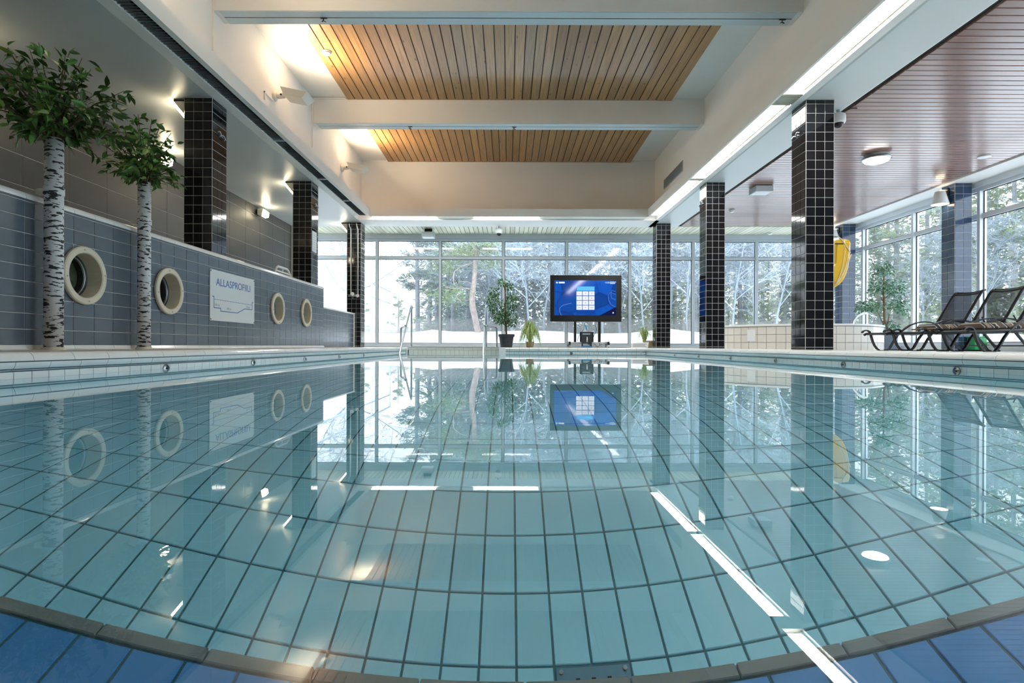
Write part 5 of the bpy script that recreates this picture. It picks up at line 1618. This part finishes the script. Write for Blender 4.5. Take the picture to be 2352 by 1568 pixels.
M_FROST = mat('frosted_twigs', (0.48, 0.56, 0.64), 0.8, noise=(3, 0.12))
M_FROST2 = mat('frosted_twigs_grey', (0.30, 0.36, 0.42), 0.8, noise=(3, 0.15))
M_BARK = mat('pine_bark_pink', (0.38, 0.30, 0.275), 0.85, noise=(7, 0.3))
M_BARKGREY = mat('grey_bark', (0.20, 0.215, 0.24), 0.9, noise=(6, 0.3))
def needles(name, c):
    m, nt, b = _nt(name)
    N, L = nt.nodes, nt.links
    tc = N.new('ShaderNodeTexCoord'); n = N.new('ShaderNodeTexNoise'); n.inputs['Scale'].default_value = 1.3; n.inputs['Detail'].default_value = 4
    L.new(tc.outputs['Object'], n.inputs['Vector'])
    r = ramp(N, [(0.30, tuple(q * 0.6 for q in c)), (0.50, c), (0.68, (0.27, 0.35, 0.36))])
    L.new(n.outputs['Fac'], r.inputs['Fac']); L.new(r.outputs['Color'], b.inputs['Base Color'])
    b.inputs['Roughness'].default_value = 0.7
    return m
M_NEEDLE = needles('spruce_needles', (0.085, 0.15, 0.13))
M_NEEDLE2 = needles('pine_needles', (0.22, 0.29, 0.12))

def twig_tree(seed, h, spread):
    """bare frosted tree: forking tapering tubes"""
    rng = random.Random(seed)
    trunk, twigs = MB(), MB()
    def grow(p, d, L, r, lvl):
        pts = [p]; q = p; dd = d.copy()
        n = 4 if lvl < 2 else 3
        for i in range(n):
            dd = (dd + Vector((rng.gauss(0, .14), rng.gauss(0, .14), rng.gauss(0, .10) + (0.05 if lvl < 2 else -0.05)))).normalized()
            q = q + dd * (L / n); pts.append(q)
        rs = [r * (1 - 0.55 * i / n) for i in range(n + 1)]
        (trunk if lvl < 1 else twigs).tube(pts, rs, 6 if lvl < 1 else 3, cap=False)
        if lvl >= 4:
            return
        k = (11, 8, 6, 4)[lvl]
        for j in range(k):
            f = (0.28 if lvl == 0 else 0.15) + 0.8 * (j + rng.random()) / k
            i = min(int(f * n), n - 1)
            b = pts[i].lerp(pts[i + 1], f * n - i if f * n - i <= 1 else 1)
            side = Vector((rng.gauss(0, 1), rng.gauss(0, 1), rng.uniform(-0.2, 0.8))).normalized()
            nd = (dd * 0.55 + side * spread).normalized()
            grow(b, nd, L * rng.uniform(0.42, 0.62), max(rs[i] * 0.5, 0.0055), lvl + 1)
    grow(Vector((0, 0, -0.2)), Vector((rng.uniform(-.1, .1), rng.uniform(-.1, .1), 1)).normalized(), h, 0.05, 0)
    return trunk, twigs

def conifer(seed, h, R, dens=1.0, bare=0.08, tuft=0.34):
    rng = random.Random(seed)
    trunk, leaf = MB(), MB()
    trunk.tube([(0, 0, -0.3), (0.03, 0, h * 0.5), (0, 0, h)], [0.13, 0.08, 0.02], 7)
    lev = int(h * 3.2)
    for i in range(lev):
        f = bare + (1 - bare) * i / lev
        z = h * f
        rr = R * (1 - f) ** 0.75 * rng.uniform(0.75, 1.1) + 0.12
        nb = max(4, int(7 * dens))
        for j in range(nb):
            az = rng.uniform(0, 2 * math.pi)
            dx, dy = math.cos(az), math.sin(az)
            n = max(3, int(rr / 0.16))
            for k in range(n):
                g = (k + rng.random()) / n
                if g < 0.18:
                    continue
                c = Vector((dx * rr * g, dy * rr * g, z - 0.30 * rr * g * g + rng.uniform(-.10, .10)))
                for s in range(2):
                    d = Vector((dx * 0.8 + rng.gauss(0, .6), dy * 0.8 + rng.gauss(0, .6), rng.gauss(-0.15, .35))).normalized()
                    sd = d.cross(Vector((rng.gauss(0, 1), rng.gauss(0, 1), rng.gauss(0, 1)))).normalized()
                    L = tuft * rng.uniform(0.5, 1.1)
                    leaf.add([tuple(c - sd * L * 0.14), tuple(c + sd * L * 0.14), tuple(c + d * L)], [(0, 1, 2)])
    return trunk, leaf

def pine(seed, h, R, bare=0.35):
    """open pine: bare lower trunk, clumped crown"""
    rng = random.Random(seed)
    trunk, leaf = MB(), MB()
    lean = rng.uniform(-.05, .05)
    trunk.tube([(0, 0, -0.3), (lean * h * .3, 0, h * .4), (lean * h, 0, h)], [0.14, 0.11, 0.03], 7)
    for i in range(int(20 * h / 9)):
        f = bare + (1 - bare) * rng.random()
        az = rng.uniform(0, 2 * math.pi); rr = R * (1 - 0.6 * (f - bare) / (1 - bare)) * rng.uniform(0.5, 1.05)
        tip = Vector((lean * h * f + math.cos(az) * rr, math.sin(az) * rr, h * f + rng.uniform(-0.1, 0.5)))
        a = Vector((lean * h * f, 0, h * f - 0.2))
        trunk.tube([a, a.lerp(tip, .5) + Vector((0, 0, .1)), tip], [0.035, 0.022, 0.01], 4, cap=False)
        for c in range(4):
            cc = a.lerp(tip, 0.45 + 0.6 * c / 3) + Vector((rng.uniform(-.2, .2), rng.uniform(-.2, .2), rng.uniform(-.05, .25)))
            for s in range(46):
                d = Vector((rng.gauss(0, 1), rng.gauss(0, 1), rng.gauss(0.15, .6))).normalized()
                sd = d.orthogonal().normalized()
                b = cc + Vector((rng.gauss(0, .16), rng.gauss(0, .16), rng.gauss(0, .08)))
                L = rng.uniform(0.14, 0.30)
                leaf.add([tuple(b - sd * L * .12), tuple(b + sd * L * .12), tuple(b + d * L)], [(0, 1, 2)])
    return trunk, leaf

def kind_of_tree(fn, name, m1, m2, n1, n2):
    a, b = fn
    return (a.mesh(n1, m1, True), b.mesh(n2, m2), name, n1, n2)
KINDS_T = {
    'b0': kind_of_tree(twig_tree(1, 6.5, 0.75), 'frosted_tree', M_FROST2, M_FROST, 'trunk', 'twigs'),
    'b1': kind_of_tree(twig_tree(2, 5.6, 0.9), 'frosted_tree', M_FROST2, M_FROST, 'trunk', 'twigs'),
    'b2': kind_of_tree(twig_tree(7, 4.2, 1.0), 'frosted_tree', M_FROST2, M_FROST2, 'trunk', 'twigs'),
    's0': kind_of_tree(conifer(3, 9.5, 1.9), 'spruce_tree', M_BARKGREY, M_NEEDLE, 'trunk', 'foliage'),
    's1': kind_of_tree(conifer(4, 8.2, 2.2, 0.9), 'spruce_tree', M_BARKGREY, M_NEEDLE, 'trunk', 'foliage'),
    's2': kind_of_tree(conifer(5, 9.0, 2.3, 1.1), 'spruce_tree', M_BARKGREY, M_NEEDLE2, 'trunk', 'foliage'),
    'p0': kind_of_tree(pine(8, 9.0, 1.8), 'pine_tree', M_BARKGREY, M_NEEDLE, 'trunk', 'foliage'),
    'p1': kind_of_tree(pine(9, 8.0, 2.0, 0.12), 'pine_tree', M_BARKGREY, M_NEEDLE2, 'trunk', 'foliage'),
}
def plant_tree(kind, x, y, s, rz, label, group):
    a, b, name, n1, n2 = KINDS_T[kind]
    t = thing(name, (x, y, GZ), label, 'tree', group)
    for me, nm in ((a, n1), (b, n2)):
        o = bpy.data.objects.new(nm, me); COL.objects.link(o); o.parent = t
        if nm in ('twigs', 'foliage'):
            o['kind'] = 'stuff'
    t.rotation_euler = (0, 0, rz)
    t.scale = (s, s, s)
    return t

rng = random.Random(42)
G1, G2, G3, G4 = 'frosted bare trees beyond the end windows', 'dark evergreens behind the frosted trees', 'evergreens outside the right windows', 'distant forest edge'
ORD = ('first', 'second', 'third', 'fourth', 'fifth', 'sixth', 'seventh', 'eighth', 'ninth', 'tenth', 'eleventh', 'twelfth', 'thirteenth', 'fourteenth', 'fifteenth', 'sixteenth', 'seventeenth')
FR = sorted((1175, 1205, 1245, 1290, 1335, 1385, 1430, 1475, 1530, 1580, 1640, 1690, 1735, 1780, 1120, 1065, 1150))
# front row of frosted trees right of the crooked pine
for (px_, d, k, s) in ((1175, 23, 'b0', 1.0), (1205, 21.5, 'b1', .95), (1245, 24, 'b0', 1.1), (1290, 22, 'b2', 1.1), (1335, 24.5, 'b1', 1.1), (1385, 22, 'b0', .9), (1430, 23.5, 'b2', 1.2), (1475, 21.5, 'b1', .85), (1530, 23, 'b2', 1.15), (1580, 22, 'b0', .85),
                       (1640, 22.5, 'b2', 1.1), (1690, 21.5, 'b1', .9), (1735, 23.0, 'b2', 1.2), (1780, 22, 'b0', .9), (1120, 25, 'b2', 1.0), (1065, 25.5, 'b2', .9), (1150, 27, 'b1', 1.1)):
    p = P(px_, 790, d)
    plant_tree(k, p.x, d, s, rng.uniform(0, 6.28), 'bare white-frosted tree beyond the end windows, %s from the left' % ORD[FR.index(px_)], G1)
for (px_, d, k, s) in ((985, 30, 'p0', .95), (1030, 28.5, 's0', .9), (1075, 31, 's1', 1.0), (1120, 29, 's0', 1.0), (1165, 31, 's1', 1.05), (1210, 29, 's0', 1.05), (1260, 30.5, 's1', 1.05), (1310, 28.5, 's0', 1.0), (1355, 30, 's1', 1.0),
                       (1405, 28.5, 's0', 1.0), (1450, 30, 's2', 1.0), (1500, 27, 's2', .95), (1550, 29, 's1', 1.0), (1600, 27, 's2', 1.0), (1650, 28.5, 's0', 1.0), (1700, 27.5, 's2', 1.0), (1750, 29, 's1', 1.05), (1800, 27.5, 's2', 1.0), (1850, 28, 's0', 1.0), (1905, 27.5, 's1', 1.0)):
    p = P(px_, 790, d)
    plant_tree(k, p.x, d, s, rng.uniform(0, 6.28), 'dense frosted evergreen standing behind the bare trees', G2)
for (px_, d, k, s) in ((1985, 25, 's2', 1.0), (2060, 24, 'p1', 1.05), (2130, 23, 's2', 1.0), (2200, 21, 's2', 1.0), (2265, 21.5, 'p1', 1.1), (2330, 20, 's2', 1.0), (2420, 19, 'p1', 1.1), (2500, 18.5, 's2', 1.0), (2040, 28, 's0', 1.1), (2160, 27, 's1', 1.1), (2290, 25, 's1', 1.1), (2380, 24, 's0', 1.1), (2620, 16.5, 's2', 1.0), (2800, 15, 'p1', 1.0), (2250, 19.5, 'b2', .8), (2110, 21, 'b2', .8)):
    p = P(px_, 790, d)
    plant_tree(k, p.x, d, s, rng.uniform(0, 6.28), {'s': 'dense grey-green spruce seen through the right windows', 'p': 'open yellow-green pine seen through the right windows', 'b': 'bare frosted tree seen through the right windows'}[k[0]], G3 + (', spruces' if k[0] == 's' else ', pines' if k[0] == 'p' else ', bare ones'))
for i in range(15):
    d = 37 + (i % 3) * 1.5
    p = P(1010 + i * 72, 790, d)
    plant_tree(('s0', 's1')[i % 2], p.x, d, 1.25, rng.uniform(0, 6.28), 'distant evergreen at the back of the forest', G4)
# pines at the bright left edge of the forest
p = P(960, 790, 26); plant_tree('p0', p.x, 26, .86, 1.1, 'open pine with spread lower branches at the left edge of the forest', None)
p = P(1003, 790, 27); plant_tree('p1', p.x, 27, .95, 3.0, 'bushy frosted pine filling the left half of the second window bay', None)
p = P(1040, 790, 25); plant_tree('s1', p.x, 25, .8, 3.0, 'smaller frosted spruce beside the crooked pine trunk', None)
p = P(915, 790, 33); plant_tree('p1', p.x, 33, .40, 2.2, 'small low pine in the white haze left of the forest', None)
p = P(835, 790, 40); plant_tree('p1', p.x, 40, .42, 0.4, 'faint small pine by the left edge of the end windows', None)
p = P(850, 790, 21)
t = plant_tree('b2', p.x - 0.4, 21, 1.12, 0.6, 'thin bare tree against the white sky beyond the left bay', None)

# crooked pine trunk in the second bay
D = 20.5
px = lambda x, y: P(820 + x / 4.481, 480 + y / 4.481, D)
r = lambda w: w / 4.481 * D / F / 2
b = px(1245, 1250)
t = thing('crooked_pine', (b.x, D, GZ), 'crooked pink-barked pine trunk standing before the frosted forest', 'tree')
pts = [(1250, 1380), (1240, 1240), (1215, 1120), (1190, 1010), (1183, 920), (1190, 850), (1205, 760), (1213, 650), (1218, 540), (1222, 440), (1226, 340), (1230, 200), (1236, 0)]
mb = MB(); mb.tube([px(*q) for q in pts], [r(66), r(62), r(62), r(64), r(60), r(56), r(52), r(50), r(48), r(46), r(44), r(40), r(34)], 12); mb.build('trunk', M_BARK, t, smooth=True)
for pts, w in ((((1205, 548), (1150, 570), (1070, 600), (1010, 660), (1005, 720), (1015, 800)), 15), (((1180, 825), (1100, 815), (1000, 825), (920, 815)), 14), (((1180, 940), (1060, 935), (980, 930)), 8), (((1215, 360), (1110, 375), (980, 430), (930, 490)), 11), (((1205, 780), (1140, 750), (1070, 755), (1040, 790)), 9), (((1200, 740), (1260, 720), (1330, 735)), 8), (((1225, 480), (1290, 440), (1350, 430)), 9)):
    mb = MB(); n = len(pts)
    q = [px(*a) for a in pts]
    for i, v in enumerate(q):
        v.y -= 0.12 * i
    mb.tube(q, [r(w * (1.1 - 0.7 * i / n)) for i in range(n)], 6); mb.build('branch', M_BARK, t, smooth=True)
mb = MB()
rg = random.Random(6)
for (zx, zy, rad, n) in ((960, 900, .35, 500), (940, 600, .3, 250), (1020, 470, .35, 350), (1330, 400, .4, 500), (1370, 560, .3, 300), (1090, 420, .3, 250), (1300, 380, .3, 300)):
    c = px(zx, zy)
    for _ in range(n):
        q = c + Vector((rg.gauss(0, rad), rg.gauss(0, rad), rg.gauss(0, rad * .5)))
        d = Vector((rg.gauss(0, 1), rg.gauss(0, 1), rg.gauss(0.1, .6))).normalized(); sd = d.orthogonal().normalized(); L_ = rg.uniform(.10, .22)
        mb.add([tuple(q - sd * L_ * .12), tuple(q + sd * L_ * .12), tuple(q + d * L_)], [(0, 1, 2)])
o = mb.build('foliage', M_NEEDLE2, t); o['kind'] = 'stuff'

# terrace railing outside the left bays
t = thing('terrace_railing', (-5.2, 18, GZ), 'pale two-bar railing outside the left bays of the end windows', 'railing')
for z in (2.30, 1.80):
    mb = MB(); mb.box(-5.03, -4.98, 14.3, 24.0, z - 0.025, z + 0.025); mb.build('bar', M_ALULIT, t)
for y in (14.4, 17.6, 20.8, 24.0):
    mb = MB(); mb.box(-5.035, -4.975, y - 0.03, y + 0.03, GZ, 2.32); mb.build('post', M_ALULIT, t)

# winter haze over the garden
def haze(name, box, dens, label):
    m = bpy.data.materials.new(name); m.use_nodes = True
    nt = m.node_tree; nt.nodes.remove(nt.nodes['Principled BSDF'])
    v = nt.nodes.new('ShaderNodeVolumeScatter'); v.inputs['Color'].default_value = (0.93, 0.97, 1.0, 1); v.inputs['Density'].default_value = dens
    v.inputs['Anisotropy'].default_value = 0.2
    nt.links.new(v.outputs[0], nt.nodes['Material Output'].inputs['Volume'])
    mb = MB(); mb.box(*box)
    o = mb.build(name, m); tag(o, label, 'haze', kind='stuff')
haze('haze', (-40, 60, YG + 1.0, 60, GZ - 0.2, 14.0), 0.017, 'thin pale winter haze among the trees outside')
haze('mist', (-40, 60, YG + 5.5, 60, GZ - 0.25, 1.0), 0.11, 'low white mist lying on the snow outside')
# snow mounds added to give the bright low mist band a body
rg = random.Random(9)
def bank(name, line, hgt, wid, label):
    mb = MB(); vs, fs = [], []
    n = len(line)
    K = 9
    for i, (x, y) in enumerate(line):
        q = line[min(i + 1, n - 1)]; p = line[max(i - 1, 0)]
        dx, dy = q[0] - p[0], q[1] - p[1]; l = math.hypot(dx, dy); nx, ny = -dy / l, dx / l
        h = hgt * (0.85 + 0.3 * rg.random())
        for k in range(K):
            f = k / (K - 1) * 2 - 1
            z = h * (math.cos(f * math.pi / 2) ** 0.8) * (1 + 0.06 * rg.random())
            vs.append((x + nx * f * wid, y + ny * f * wid, GZ - 0.02 + z))
    for i in range(n - 1):
        for k in range(K - 1):
            a = i * K + k; fs.append((a, a + K, a + K + 1, a + 1))
    mb.add(vs, fs)
    tag(mb.build(name, M_SNOW, smooth=True, fix=True), label, 'snow bank')
bank('added_snow_bank', [(-14 + i * 0.8, 21.2 + 0.3 * math.sin(i * 0.7)) for i in range(30)], 0.64, 2.2, 'smooth white snow bank added for the bright mist band beyond the end windows')
bank('added_snow_bank', [(8.6 + i * 0.7, 19.0 - 0.35 * i + 0.2 * math.sin(i)) for i in range(28)], 0.5, 1.4, 'white snow bank added for the bright mist band outside the right windows')
